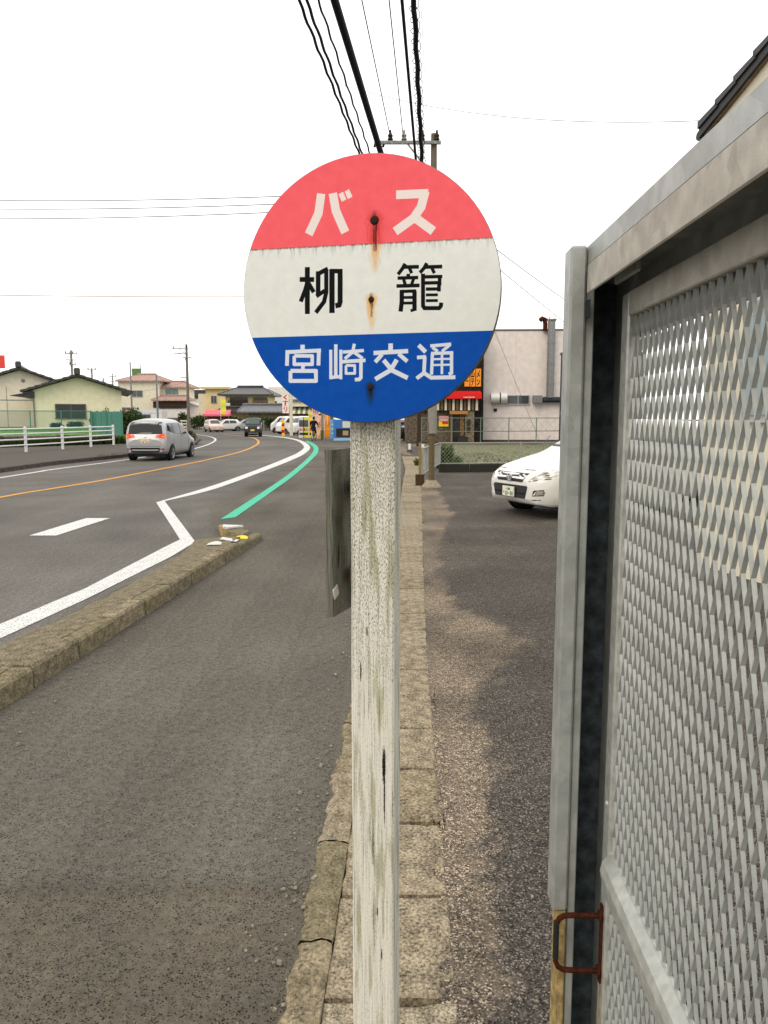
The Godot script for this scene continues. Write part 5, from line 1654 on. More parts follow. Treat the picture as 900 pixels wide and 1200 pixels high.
	# hip-roofed house
	var hh := thing("hip_roof_house", "two-storey tan house with dark hipped tile roof and brown balconies", "house", spot(289, 115.0, 0))
	walls(hh, "wall", M.wall_ochre, Vector3(0, 0, -4), Vector3(6.4, 5.2, 7.0))
	put("roof", hip_roof(Vector3(0, 0, 0.6), 8.2, 9.0, 5.15, 6.35, 3.6), M.roof_tile, hh)
	window(hh, Vector3(-1.2, 4.1, -0.47), 2.6, 1.2, Basis.IDENTITY, M.sash_dark, M.window, 2)
	window(hh, Vector3(2.0, 4.1, -0.47), 2.0, 1.1, Basis.IDENTITY, M.sash_dark, M.window, 1)
	for q in [[-1.2, 3.0], [2.1, 2.4]]:
		var bl := mb()
		for k in 14: box(bl, Vector3(q[0] - q[1] * 0.5 + q[1] * (k + 0.5) / 14.0, 3.75, 0.15), Vector3(q[1] / 14.0 * 0.75, 0.9, 0.04))
		box(bl, Vector3(q[0], 4.22, 0.15), Vector3(q[1], 0.07, 0.07))
		put("balcony", bl, M.wood_brown if q[0] > 0 else M.wood_dark, hh)
	walls(hh, "air_conditioner", M.wall_white, Vector3(-2.75, 3.25, 0.1), Vector3(0.8, 0.6, 0.35))
	put("porch_roof", hip_roof(Vector3(-0.6, 0, 2.2), 7.0, 3.2, 2.65, 3.2, 5.6), M.roof_tile, hh)
	walls(hh, "porch_wall", M.wall_ochre, Vector3(0, 0, 0.0), Vector3(5.8, 2.5, 1.6))
	var gl := thing("long_grey_roof_house", "long low house with grey metal roof beside the hip-roofed house", "house", spot(322, 108.0, 0))
	walls(gl, "wall", M.wood_brown, Vector3(0, 0, -2.5), Vector3(7.2, 2.4, 5.0))
	put("roof", hip_roof(Vector3(-0.6, 0, 0.5), 9.2, 6.0, 2.55, 3.5, 8.2), M.roof_grey, gl)
	var wb := thing("white_block", "white two-storey block with dark square windows behind the grey roof", "building", spot(334, 140.0, 0))
	walls(wb, "wall", M.wall_white, Vector3(0, 0, -4), Vector3(6.0, 7.2, 8))
	for q in [[-1.9, 5.9], [-1.9, 4.2], [0.6, 5.6], [2.0, 4.2]]: window(wb, Vector3(q[0], q[1], 0.03), 0.9, 1.0 if q[1] < 5 else 0.5)
	# hedges in front of the houses
	shrub("clipped_hedge", "clipped dark hedge along the fence of the hip-roofed house", spot(290, 104.0, 0), Vector3(4.2, 1.05, 0.7), 7000, 0.11, Color(0.045, 0.08, 0.025), "hedges by the far houses")
	shrub("clipped_hedge", "dark hedge beside the long grey-roofed house", spot(327, 101.0, 0), Vector3(2.6, 1.0, 0.6), 4200, 0.11, Color(0.04, 0.07, 0.025), "hedges by the far houses")
	shrub("clipped_hedge", "rounded hedge behind the pale pink compact car", spot(240, 112.0, 0), Vector3(3.0, 1.15, 0.9), 4200, 0.12, Color(0.05, 0.085, 0.025), "hedges by the far houses")
	shrub("clipped_hedge", "small tree-like bush at the foot of the tall utility pole", spot(216, 100.0, 0), Vector3(0.9, 1.4, 0.7), 2000, 0.12, Color(0.05, 0.085, 0.03), "hedges by the far houses")
	var fp := thing("garden_fence", "grey slatted fence along the hip-roofed house garden", "fence", spot(300, 102.6, 0))
	for k in 22: walls(fp, "slat", M.roof_grey if k % 2 else M.pole_concrete, Vector3(-3.2 + k * 0.3, 0, 0), Vector3(0.22, 1.35, 0.06))
	# pink awning and yellow banner
	var pa := thing("pink_awning_stall", "roadside stall with a pink awning near the white hatchback", "stall", spot(256, 104.0, 0))
	var ps := mb()
	prism(ps, [Vector2(0, 2.75), Vector2(1.2, 2.15), Vector2(1.2, 1.9), Vector2(0, 2.0)], Vector3(-1.7, 0, 0), Vector3.BACK, Vector3.UP, Vector3(3.4, 0, 0))
	put("awning", ps, M.pink, pa)
	walls(pa, "wall", M.wood_brown, Vector3(0, 0, -0.6), Vector3(3.2, 2.2, 1.2))
	for x in [-1.6, 1.6]: walls(pa, "leg", M.steel_grey, Vector3(x, 0, 1.1), Vector3(0.06, 2.0, 0.06))
	banner("yellow banner on a thin pole beside the pink awning", spot(262, 96.0, 0), M.lime, 0.62, 1.9, 2.1, [])
	# pharmacy sign
	var kp := thing("pharmacy_pole", "white pole with a vertical pharmacy sign in red letters", "sign", gp(341.5, 510.5))
	var kst := mb()
	tube(kst, [Vector3(0, -0.05, 0), Vector3(0, 6.4, 0)], 0.16, 12)
	put("pole", kst, M.wall_cream, kp)
	var kb := lettered(64, 146, Color(0.93, 0.90, 0.88), KUSURI, 0.62, [Color(0.80, 0.22, 0.28)])
	panel(kp, "sign_panel", kb, Vector3(-0.5, 3.0, 0.05), 0.62, 1.75, 0.12)
	var yb := thing("yellow_guard", "yellow and red striped guard post beside the pharmacy pole", "bollard", gp(332, 511))
	for k in 5: walls(yb, "band", M.yellow if k % 2 == 0 else M.red, Vector3(0, -0.01 + k * 0.3, 0), Vector3(0.24, 0.3, 0.24))
	# corner shop with striped awning, machines and banners
	var cs := thing("corner_shop", "corner shop with green and cream striped awning behind the white vans", "shop", spot(362, 84.0, 0))
	walls(cs, "wall", M.wood_brown, Vector3(0, 0, -3), Vector3(4.6, 3.0, 6))
	walls(cs, "fascia", M.wall_cream, Vector3(0.4, 2.9, -2.0), Vector3(5.6, 0.5, 6))
	for k in 14:
		var st := mb()
		prism(st, [Vector2(0, 2.85), Vector2(1.1, 2.25), Vector2(1.1, 2.12), Vector2(0, 2.6)], Vector3(-1.9 + k * 0.27, 0, 0), Vector3.BACK, Vector3.UP, Vector3(0.26, 0, 0))
		put("awning_strip", st, M.wall_cream if k % 2 else mat(Color(0.16, 0.20, 0.10), 0.7), cs)
	walls(cs, "roof", M.roof_grey, Vector3(0.5, 3.4, -2.0), Vector3(6.4, 0.25, 6.4))
	var spec := [[353, M.wall_white, "white drink machine in the row before the corner shop"], [358.5, M.lime, "lime yellow drink machine in the row before the corner shop"], [365, M.yellow, "yellow drink machine in the row before the corner shop"]]
	for s in spec:
		var v := thing("drink_machine", s[2], "vending machine", spot(s[0], 66.0, 0), 0.0, "drink machines before the corner shop")
		walls(v, "cabinet", s[1], Vector3(0, 0, -0.35), Vector3(0.46, 1.75, 0.7))
		walls(v, "display", M.window if s[0] != 365 else M.orange, Vector3(0, 0.95, 0.01), Vector3(0.36, 0.55, 0.04))
		walls(v, "tray", M.black, Vector3(0, 0.25, 0.01), Vector3(0.34, 0.18, 0.04))
		for k in 3: walls(v, "sticker", [M.red, M.sky_blue, M.orange][k], Vector3(-0.12 + k * 0.12, 0.6, 0.012), Vector3(0.09, 0.2, 0.02))
	banner("pale pink shop banner near the cyclist", spot(370, 63.0, 0), mat(Color(0.82, 0.60, 0.58), 0.8), 0.5, 2.0, 1.0, MENU_B)
	banner("peach banner beside the concrete post", spot(374, 60.0, 0), mat(Color(0.85, 0.55, 0.35), 0.8), 0.42, 1.7, 0.1, MENU_A)
	banner("deep orange banner beside the blue poster boards", spot(383.5, 58.0, 0), M.orange, 0.42, 1.75, 0.25, MENU_C)
	banner("yellow banner behind the cyclist", spot(366.5, 65.0, 0), M.yellow, 0.6, 0.8, 1.4, [])
	var cp := thing("concrete_post", "grey concrete post between the peach and orange banners", "post", spot(378, 59.0, 0))
	var cst := mb()
	tube(cst, [Vector3(0, -0.05, 0), Vector3(0, 3.4, 0)], 0.13, 10)
	put("shaft", cst, M.pole_concrete, cp)
	var cb := mb()
	tube(cb, [Vector3(0, 0, 0), Vector3(0, 0.75, 0)], 0.17, 10)
	put("sleeve", cb, mat(Color(0.10, 0.12, 0.05), 0.9), cp)
	# blue poster boards
	var pb := thing("poster_board", "narrow blue notice board next to the photo poster", "notice board", gp(390, 514.5), 0.25)
	walls(pb, "board", M.sky_blue, Vector3(0, 0.02, 0), Vector3(0.50, 1.55, 0.06))
	for y in [0.4, 0.75, 1.1]: walls(pb, "notice", M.plate_white, Vector3(0.02, y, 0.034), Vector3(0.24, 0.12, 0.01))
	var pf := thing("poster_board", "wide poster of a dark wooden house framed in blue", "notice board", gp(402, 517), 0.32)
	walls(pf, "board", M.blue, Vector3(0, 0.02, 0), Vector3(1.45, 1.55, 0.06))
	walls(pf, "photo", M.wood_dark, Vector3(0.05, 0.30, 0.034), Vector3(1.15, 0.62, 0.01))
	walls(pf, "photo_detail", mat(Color(0.42, 0.36, 0.22), 0.8), Vector3(0.18, 0.42, 0.044), Vector3(0.42, 0.34, 0.01))
	walls(pf, "heading", M.plate_white, Vector3(0.30, 0.98, 0.034), Vector3(0.68, 0.45, 0.01))
	walls(pf, "heading", M.blue, Vector3(-0.42, 0.95, 0.034), Vector3(0.42, 0.5, 0.012))
	walls(pf, "foot_strip", mat(Color(0.40, 0.62, 0.78), 0.6), Vector3(0, 0.04, 0.034), Vector3(1.4, 0.18, 0.012))
	for x in [-0.6, 0.6]: walls(pf, "leg", M.white_paint, Vector3(x, -0.02, -0.06), Vector3(0.05, 1.75, 0.05))
func banner(label: String, base: Vector3, m: Material, w: float, h: float, lift: float, marks: Array) -> void:
	var o := thing("cloth_banner", label, "banner", base, 0.0, "shop banners at the bend")
	var st := mb()
	tube(st, [Vector3(-w * 0.5 - 0.04, -0.03, 0), Vector3(-w * 0.5 - 0.04, lift + h + 0.1, 0)], 0.025, 6)
	tube(st, [Vector3(-w * 0.5 - 0.04, lift + h + 0.04, 0), Vector3(w * 0.5, lift + h + 0.04, 0)], 0.02, 6)
	put("pole", st, M.white_paint, o)
	var cl := mb()
	cl.set_smooth_group(0)
	var n := 10
	for i in n:
		var y0 := lift + h * i / n
		var y1 := lift + h * (i + 1.0) / n
		var z0 := 0.05 * sin(i * 1.1)
		var z1 := 0.05 * sin((i + 1) * 1.1)
		quad(cl, Vector3(-w * 0.5, y0, z0 * 0.3), Vector3(w * 0.5, y0, z0), Vector3(w * 0.5, y1, z1), Vector3(-w * 0.5, y1, z1 * 0.3))
	var c := put("cloth", cl, m, o)
	for s in marks:                                        # painted letters
		for i in range(2, s.size() - 2, 2):
			var k := h / 215.0
			var q := func(x, y): return Vector3((x / 100.0 - 0.5) * w, lift + h - y * k, 0.075)
			var lt := mb()
			bar(lt, q.call(s[i], s[i + 1]), q.call(s[i + 2], s[i + 3]), 0.05, 0.008)
			put("letter", lt, M.red if m != M.orange else M.plate_white, c)

func right_side() -> void:
	var pb := gp(505.5, 571)
	var d1 := -pb.z
	var top := at(507, 157, d1).y
	# the street's own utility pole
	var o := thing("utility_pole", "slender utility pole with rusty foot and crossarm beside the gutter", "utility pole", pb)
	var st := mb()
	tube(st, [Vector3(0, 1.3, 0), Vector3(0, top, 0)], [0.105, 0.07], 16)
	put("shaft", st, mat(Color(0.17, 0.15, 0.12), 0.9, 0, T.plaster, 0.8), o)
	var lo := mb()
	tube(lo, [Vector3(0, -0.03, 0), Vector3(0, 1.3, 0)], [0.07, 0.072], 14)
	put("rusty_foot", lo, mat(Color(0.27, 0.21, 0.11), 0.9, 0, T.concrete, 3.0), o)
	var sl := mb()
	tube(sl, [Vector3(0.01, 1.32, 0), Vector3(0.01, 2.15, 0)], 0.112, 16)
	put("grey_sleeve", sl, M.pole_concrete, o)
	var cn := mb()
	lathe(cn, [[0.25, -0.01], [0.24, 0.03], [0.12, 0.17], [0.0, 0.18]], 14, Vector3.ZERO)
	put("concrete_footing", cn, M.concrete_2, o)
	var ay := at(480, 169, d1).y
	var arm := mb()
	box(arm, Vector3(-0.62, ay, 0.11), Vector3(1.55, 0.07, 0.07))
	var ar := put("crossarm", arm, M.steel_grey, o)
	var br := mb()
	bar(br, Vector3(-0.62, ay - 0.03, 0.11), Vector3(-0.02, ay - 0.75, 0.10), 0.035, 0.035)
	put("arm_brace", br, M.steel_grey, ar)
	for x in [-1.02, -0.70, -0.28, 0.06]:
		var ins := mb()
		lathe(ins, [[0.02, 0.0], [0.07, 0.03], [0.045, 0.08], [0.065, 0.11], [0.03, 0.17], [0.02, 0.24], [0.0, 0.25]], 10, Vector3(x, ay + 0.035, 0.11))
		put("insulator", ins, M.wood_dark if x != -0.70 else M.pole_concrete, ar)
	for x in [-1.36, -1.16]:
		var hk := mb()
		tube(hk, [Vector3(x, ay, 0.11), Vector3(x - 0.03, ay - 0.1, 0.11)], 0.03, 6)
		put("hanger", hk, M.wire, ar)
	# low chain-link fence with a footed post
	var fz := -24.0
	var low := mesh_fence("low_fence", "low rusty chain-link fence closing the end of the parking lot", [Vector3(0.98, 0.0, -19.6), Vector3(1.75, 0.0, fz), Vector3(9.5, 0.0, fz - 1.2)], 0.28, 0.92, 0.12, 0.0042, 0.022, 2.4, M.link)
	for k in 8:
		var kb := mb()
		box(kb, Vector3(2.2 + k * 1.0, 0.12, fz - 0.07 - k * 0.155), Vector3(0.98, 0.27, 0.12), Basis(Vector3.UP, 0.154), 0.012)
		put("base_board", kb, mat(Color(0.035, 0.033, 0.028), 0.9) if k == 0 else low.get_node("base_board").material_override, low)
	var fp := thing("footed_post", "thin ochre steel post set in a brown concrete block", "post", gp(492, 569))
	walls(fp, "block", mat(Color(0.13, 0.085, 0.05), 0.95, 0, T.concrete, 3.0), Vector3(0, -0.01, 0), Vector3(0.22, 0.29, 0.22))
	var fs := mb()
	tube(fs, [Vector3(0, 0.28, 0), Vector3(0, 1.08, 0)], 0.035, 10)
	put("shaft", fs, mat(Color(0.42, 0.30, 0.12), 0.8, 0, T.patchy, 3.0), fp)
	var mk := thing("marker_post", "short yellow marker post behind the utility pole", "post", gp(510.5, 540))
	walls(mk, "shaft", mat(Color(0.55, 0.33, 0.06), 0.7), Vector3(0, -0.01, 0), Vector3(0.055, 0.40, 0.055))
	walls(mk, "cap", M.wood_dark, Vector3(0, 0.39, 0), Vector3(0.065, 0.03, 0.065))
	var wbd := thing("leaning_board", "white board leaning beside the rusty pole foot", "board", gp(497, 551), 0.5)
	var ws := mb()
	box(ws, Vector3(0, 0.42, -0.05), Vector3(0.10, 0.86, 0.03), Basis(Vector3.RIGHT, -0.1), 0.004)
	put("board", ws, M.white_paint, wbd)
	var wr := mb()
	box(wr, Vector3(0.07, 0.40, -0.1), Vector3(0.05, 0.80, 0.03), Basis(Vector3.RIGHT, -0.1))
	put("batten", wr, M.wood_brown, wbd)
	# rough field beyond
	var fld := structure("field", prism_ground([Vector3(2.0, 0, -24.6), Vector3(9.6, 0, -25.8), Vector3(34, 0, -26), Vector3(34, 0, -46.5), Vector3(2.4, 0, -46.5)], -0.02, 0.05), mat(Color(0.27, 0.28, 0.16), 1.0, 0, T.patchy, 0.6))
	fld.set_meta("label", "rough vacant lot with patchy grass behind the low fence")
	var gs := put("field_grass", blades(func(): 
		var p := Vector3(rng.randf_range(2.3, 13), 0.05, rng.randf_range(-44, -26))
		return p if wob.get_noise_2d(p.x * 60, p.z * 60) > 0.0 else Vector3(rng.randf_range(2.3, 5), 0.05, rng.randf_range(-36, -27)), 1500, 0.10, Color(0.22, 0.25, 0.11)), M.leaf)
	gs.set_meta("kind", "stuff")
	tag(gs, "thin grass growing across the vacant lot", "grass")
	shrub("weed_clump", "tall green weeds behind the rusty pole foot", gp(518, 549), Vector3(0.42, 0.50, 0.4), 1500, 0.06, Color(0.07, 0.12, 0.03), "weeds by the low fence")
	shrub("weed_clump", "green weeds climbing the low fence", gp(533, 547), Vector3(0.30, 0.22, 0.3), 500, 0.045, Color(0.08, 0.13, 0.035), "weeds by the low fence")
	shrub("weed_clump", "small weed tuft at the foot of the leaning board", gp(490, 546), Vector3(0.16, 0.14, 0.16), 300, 0.045, Color(0.08, 0.11, 0.03), "weeds by the low fence")
	# tall thin wire fence before the white building
	mesh_fence("wire_fence", "tall thin green wire fence before the white building", [spot(494, 44.0), spot(660, 47.5), spot(760, 49.0)], 0.9, 1.68, 0.6, 0.004, 0.03, 2.05, mat(Color(0.13, 0.19, 0.15), 0.6))
	white_building()
	restaurant()
	# things glimpsed past the post
	var tn := thing("grey_tent", "grey pitched canopy tent over parked cars", "tent", spot(477, 93.0, 0))
	var ts := mb()
	prism(ts, [Vector2(-1.35, 1.25), Vector2(0.6, 1.62), Vector2(1.5, 1.7), Vector2(1.5, 1.35), Vector2(-1.35, 1.10)], Vector3(0, 0, 2.0), Vector3.RIGHT, Vector3.UP, Vector3(0, 0, -4))
	put("canopy", ts, mat(Color(0.28, 0.27, 0.33), 0.8), tn)
	for x in [-1.3, 1.4]:
		for z in [1.9, -1.9]: walls(tn, "leg", M.steel_grey, Vector3(x, -0.02, z), Vector3(0.06, 1.25, 0.06))
	for k in 3: shrub("dark_bush", ["low dark bush by the gutter end", "dark bush beneath the grey tent", "dark bush beside the bare trunk"][k], spot(469 + k * 9, 58.0 + k, 0), Vector3(0.8, 0.42, 0.5), 1200, 0.08, Color(0.045, 0.045, 0.03), "dark bushes past the post")  # a low hedge with dark brownish leaves
	var tr := thing("bare_trunk", "dark bare tree trunk beside the wire fence end", "tree", spot(491, 47.0, 0))
	var tt := mb()
	tube(tt, [Vector3(0, -0.05, 0), Vector3(0.03, 0.9, 0), Vector3(0, 2.6, 0.05), Vector3(-0.1, 4.2, 0)], [0.17, 0.14, 0.12, 0.09], 10)
	put("trunk", tt, M.bark, tr)
	put("crown", foliage(Vector3(-0.1, 4.6, 0), Vector3(1.1, 0.9, 1.1), 2600, 0.1, Color(0.05, 0.08, 0.03)), M.leaf, tr)
	var bo := thing("white_bollard", "short white and black bollard at the bend of the gutter", "bollard", gp(480, 530))
	var bs := mb()
	tube(bs, [Vector3(0, 0.14, 0), Vector3(0, 0.42, 0)], 0.07, 10)
	put("top", bs, M.white_paint, bo)
	var bb := mb()
	lathe(bb, [[0.17, -0.01], [0.15, 0.05], [0.09, 0.14], [0.0, 0.14]], 12)
	put("foot", bb, M.black, bo)
func white_building() -> void:
	var o := thing("white_building", "plain off-white two-storey building with wall duct and vent hood", "building", spot(566, 55.0, 0), -0.04)
	walls(o, "wall", M.wall_pink, Vector3(4.5, 0, -4), Vector3(9.0, 7.75, 8.0))
	walls(o, "coping", M.sash_dark, Vector3(4.5, 7.75, -4), Vector3(9.1, 0.10, 8.1))
	walls(o, "plinth", M.block_dark, Vector3(4.5, -0.02, 0.02), Vector3(9.04, 0.16, 0.1))
	for x in [2.25, 4.5, 6.75]: walls(o, "wall_seam", mat(Color(0.56, 0.49, 0.47), 0.9), Vector3(x, 0.2, 0.003), Vector3(0.02, 7.5, 0.006))
	window(o, Vector3(2.45, 2.95, 0.03), 1.55, 0.62, Basis.IDENTITY, M.sash, M.window, 1)
	var dz := 0.34
	var du := mb()
	tube(du, [Vector3(4.62, 3.1, dz), Vector3(4.62, 5.5, dz), Vector3(4.62, 8.35, dz)], 0.26, 18)
	var duct := put("duct", du, M.steel_grey, o)
	for y in [4.0, 5.4, 6.8]:
		var rg := mb()
		tube(rg, [Vector3(4.62, y, dz), Vector3(4.62, y + 0.08, dz)], 0.285, 18)
		put("duct_band", rg, M.steel_grey, duct)
	var cw := mb()
	lathe(cw, [[0.3, 0.0], [0.36, 0.12], [0.30, 0.3], [0.0, 0.36]], 16, Vector3(4.62, 8.35, dz))
	put("cowl", cw, M.chrome, duct)
	var gn := mb()
	tube(gn, [Vector3(4.2, 7.7, 0.2), Vector3(4.2, 8.2, 0.2), Vector3(4.14, 8.5, 0.2), Vector3(3.98, 8.55, 0.25), Vector3(3.83, 8.42, 0.3)], 0.16, 12)
	put("gooseneck_vent", gn, M.rust, o)
	walls(o, "duct_box", M.steel_grey, Vector3(3.75, 2.75, 0.3), Vector3(0.62, 0.5, 0.5))
	var hd := mb()
	tube(hd, [Vector3(4.15, 2.95, 0.32), Vector3(5.7, 2.95, 0.32)], 0.20, 14)
	put("horizontal_duct", hd, M.dark_steel, o)
	var ho := mb()
	tube(ho, [Vector3(0.5, 3.08, 0.30), Vector3(1.62, 3.08, 0.30)], 0.37, 20)
	put("vent_hood", ho, M.hood_white, o)
	var hb := mb()
	tube(hb, [Vector3(1.1, 3.08, 0.30), Vector3(1.18, 3.08, 0.30)], 0.378, 20)
	put("hood_strap", hb, M.dark_steel, o)
	walls(o, "outlet", M.rust, Vector3(0.86, 2.15, 0.05), Vector3(0.22, 0.2, 0.12))
	var dk := thing("dark_shed", "tall dark steel-clad shed edge right of the white building", "shed", spot(657.5, 46.0, 0))
	for k in 12: walls(dk, "cladding", mat(Color(0.028, 0.034, 0.042), 0.5) if k == 0 else dk.get_node("cladding").material_override, Vector3(0.2 + k * 0.402, 0, -0.25), Vector3(0.395, 5.4, 0.5))
	walls(dk, "eave", M.sash_dark, Vector3(2.4, 5.4, -0.25), Vector3(4.9, 0.12, 0.6))
	var rf := thing("low_white_roof", "white low roof seen beside the dark shed", "shed", spot(672, 44.0, 0))
	walls(rf, "wall", M.wall_pink, Vector3(1.5, 0, -1), Vector3(3.0, 1.9, 2.0))
	walls(rf, "roof", M.steel_grey, Vector3(1.4, 1.9, -0.9), Vector3(3.4, 0.12, 2.6))
func restaurant() -> void:
	var o := thing("noodle_restaurant", "dark timber restaurant with red awning and orange hanging signs", "restaurant", spot(540, 53.0, 0))
	var dark := mat(Color(0.03, 0.024, 0.02), 0.7, 0, T.patchy, 0.8)
	walls(o, "wall", dark, Vector3(-1.3, 2.9, -3.3), Vector3(5.6, 4.8, 6.0))
	walls(o, "wall", mat(Color(0.19, 0.155, 0.115), 0.85, 0, T.patchy, 0.8), Vector3(-1.6, 0, -3.3), Vector3(4.2, 2.9, 5.9))
	walls(o, "side_wall", dark, Vector3(1.2, 0, -3.0), Vector3(0.75, 2.9, 5.4))
	var pr := [MENU_C, MENU_B, MENU_A]
	for k in 3:
		var m := lettered(64, 130, Color(0.93, 0.60, 0.22), pr[k], 0.60, [Color(0.12, 0.06, 0.04)])
		panel(o, "hanging_sign", m, Vector3(0.42 + k * 0.39, 4.42, -0.24), 0.34, 1.2, 0.06)
	var aw := mb()
	prism(aw, [Vector2(0, 3.52), Vector2(0.75, 3.34), Vector2(0.8, 2.98), Vector2(0, 2.98)], Vector3(-3.2, 0, -0.3), Vector3.BACK, Vector3.UP, Vector3(4.55, 0, 0))
	var a := put("awning", aw, M.red, o)
	for k in 9:
		var lt := mb()
		box(lt, Vector3(0.15 + k * 0.085, 3.07, 0.512), Vector3(0.045, 0.09 if k % 3 else 0.06, 0.02))
		put("letter", lt, M.plate_white, a)
	for k in 16:
		walls(o, "slat", M.wall_cream if k % 2 else M.wood_brown, Vector3(-2.9 + k * 0.265, 2.2, 0.05), Vector3(0.15, 0.76, 0.06))
	walls(o, "slat_backing", M.wood_dark, Vector3(-0.9, 2.15, 0.0), Vector3(4.3, 0.82, 0.04))
	walls(o, "lintel", mat(Color(0.45, 0.21, 0.06), 0.8), Vector3(-0.15, 1.94, 0.05), Vector3(1.25, 0.22, 0.12))
	walls(o, "doorway", M.black, Vector3(-0.12, 0, -0.33), Vector3(0.80, 1.94, 0.06))
	walls(o, "door", mat(Color(0.36, 0.20, 0.09), 0.7, 0, T.patchy, 1.0), Vector3(0.12, 0.45, -0.27), Vector3(0.28, 1.45, 0.05))
	walls(o, "door_post", M.wood_brown, Vector3(-0.62, 0, -0.2), Vector3(0.18, 1.94, 0.2))
	walls(o, "pillar", mat(Color(0.30, 0.25, 0.17), 0.9, 0, T.patchy, 0.8), Vector3(0.62, 0, -0.15), Vector3(0.62, 2.2, 0.25))
	for y in [1.15, 0.68]: walls(o, "name_plate", M.black, Vector3(0.55, y, -0.01), Vector3(0.24, 0.42, 0.03))
	walls(o, "poster", M.yellow, Vector3(-1.15, 1.1, -0.3), Vector3(0.66, 0.35, 0.06))
	walls(o, "poster", mat(Color(0.75, 0.40, 0.38), 0.7), Vector3(-1.15, 1.47, -0.3), Vector3(0.66, 0.35, 0.06))
	walls(o, "poster_mark", M.red, Vector3(-1.05, 1.28, -0.26), Vector3(0.4, 0.16, 0.02))
	walls(o, "bench", M.black, Vector3(0.1, 0.0, 0.3), Vector3(0.7, 0.42, 0.4))

func wires() -> void:
	var pb := gp(505.5, 571)
	var d1 := -pb.z - 0.11
	var near := [["twisted telephone wire strung left of the thick cable", 350, 470, 305, 5.6, 0.016, 0.007], ["second twisted telephone wire beside the first", 359, 472, 312, 5.6, 0.016, 0.006], ["loose wavy telephone wire between twisted pair and thick cable", 373, 474, 300, 5.7, 0.012, 0.007],
		["thick black bundled cable running overhead to the utility pole", 392, 492, 330, 6.0, 0.046, 0.0], ["thin power line to the left insulator of the crossarm", 424, 457.5, 161, 8.2, 0.010, 0.0], ["thin power line to the pale insulator of the crossarm", 456, 472.5, 161, 8.2, 0.010, 0.0],
		["medium black cable passing the crossarm brace", 471, 501, 345, 6.3, 0.020, 0.0], ["black cable with wire hangers beside the pole", 485, 505, 400, 5.2, 0.024, 0.006], ["hair-thin line to the pole top", 493, 501.5, 158, 8.4, 0.004, 0.0], ["pale thin line just right of the hanger cable", 498, 506, 156, 8.4, 0.003, 0.0]]
	for w in near:
		var a := at(w[2], w[3], d1)
		var b := gp(w[1], 0, w[4])
		var far := a + (b - a) * ((4.0 - a.z) / (b.z - a.z))
		wire(w[0], a, far, w[5], 0.0, M.wire, w[6])
	var sp := []                                            # open spiral of hanger wire round the hanger cable
	var a1 := at(505, 400, d1)
	var b1 := gp(485, 0, 5.2)
	for i in 700:
		var t := i / 700.0 * 1.25
		var p := a1.lerp(b1, t)
		sp.append(p + Vector3(cos(i * 0.9), sin(i * 0.9), 0) * 0.045)
	var sst := mb()
	tube(sst, sp, 0.004, 4, false)
	tag(put("cable_hanger", sst, M.wire), "spiral hanger wire wound round a black cable", "wire", "overhead wires")
	var pt := at(503, 222, -pb.z)
	for k in 3: wire(["upper grey wire crossing the road to the left", "middle grey wire crossing the road to the left", "lower grey wire crossing the road to the left"][k], pt - Vector3(0, 0.16 * k, 0), at(-250, [226, 237, 250][k], 26.0), 0.011, 0.25, M.wire_pale)
	wire("single rust-tinted wire low across the left sky", at(500, 346, 60.0), at(-150, 343, 60.0), 0.03, 0.2, mat(Color(0.42, 0.30, 0.22), 0.8))
	wire("upper dark wire dropping from the pole to the right", at(508, 236, -pb.z), at(760, 417, 42.0), 0.010, 0.15, M.wire)
	wire("lower dark wire dropping from the pole to the right", at(508, 250, -pb.z), at(760, 452, 42.0), 0.009, 0.15, M.wire)
	wire("hair-thin wire stretched to the tiled house eave", at(397, 98, 14.0), at(830, 141, 9.2), 0.004, 0.22, M.wire_pale)
	wire("slanting stay wire before the white building", at(560, 340, 24.0), at(634, 521, 30.0), 0.007, 0.0, M.wire_pale)
	for q in [[[218, 413, 88.0], [40, 437, 92.0]], [[218, 419, 88.0], [100, 441, 96.0]], [[222, 414, 88.0], [340, 425, 84.0]], [[222, 447, 88.0], [340, 441, 82.0]], [[222, 443, 88.0], [345, 432, 82.0]], [[220, 447, 88.0], [120, 462, 96.0]], [[87, 428, 90.0], [-20, 432, 84.0]], [[87, 425, 90.0], [218, 413, 88.0]]]:
		var i = q
		wire("thin wire strung between the far utility poles", at(i[0][0], i[0][1], i[0][2]), at(i[1][0], i[1][1], i[1][2]), 0.014, 0.35, M.wire_pale, 0.0, "wires between the far poles")

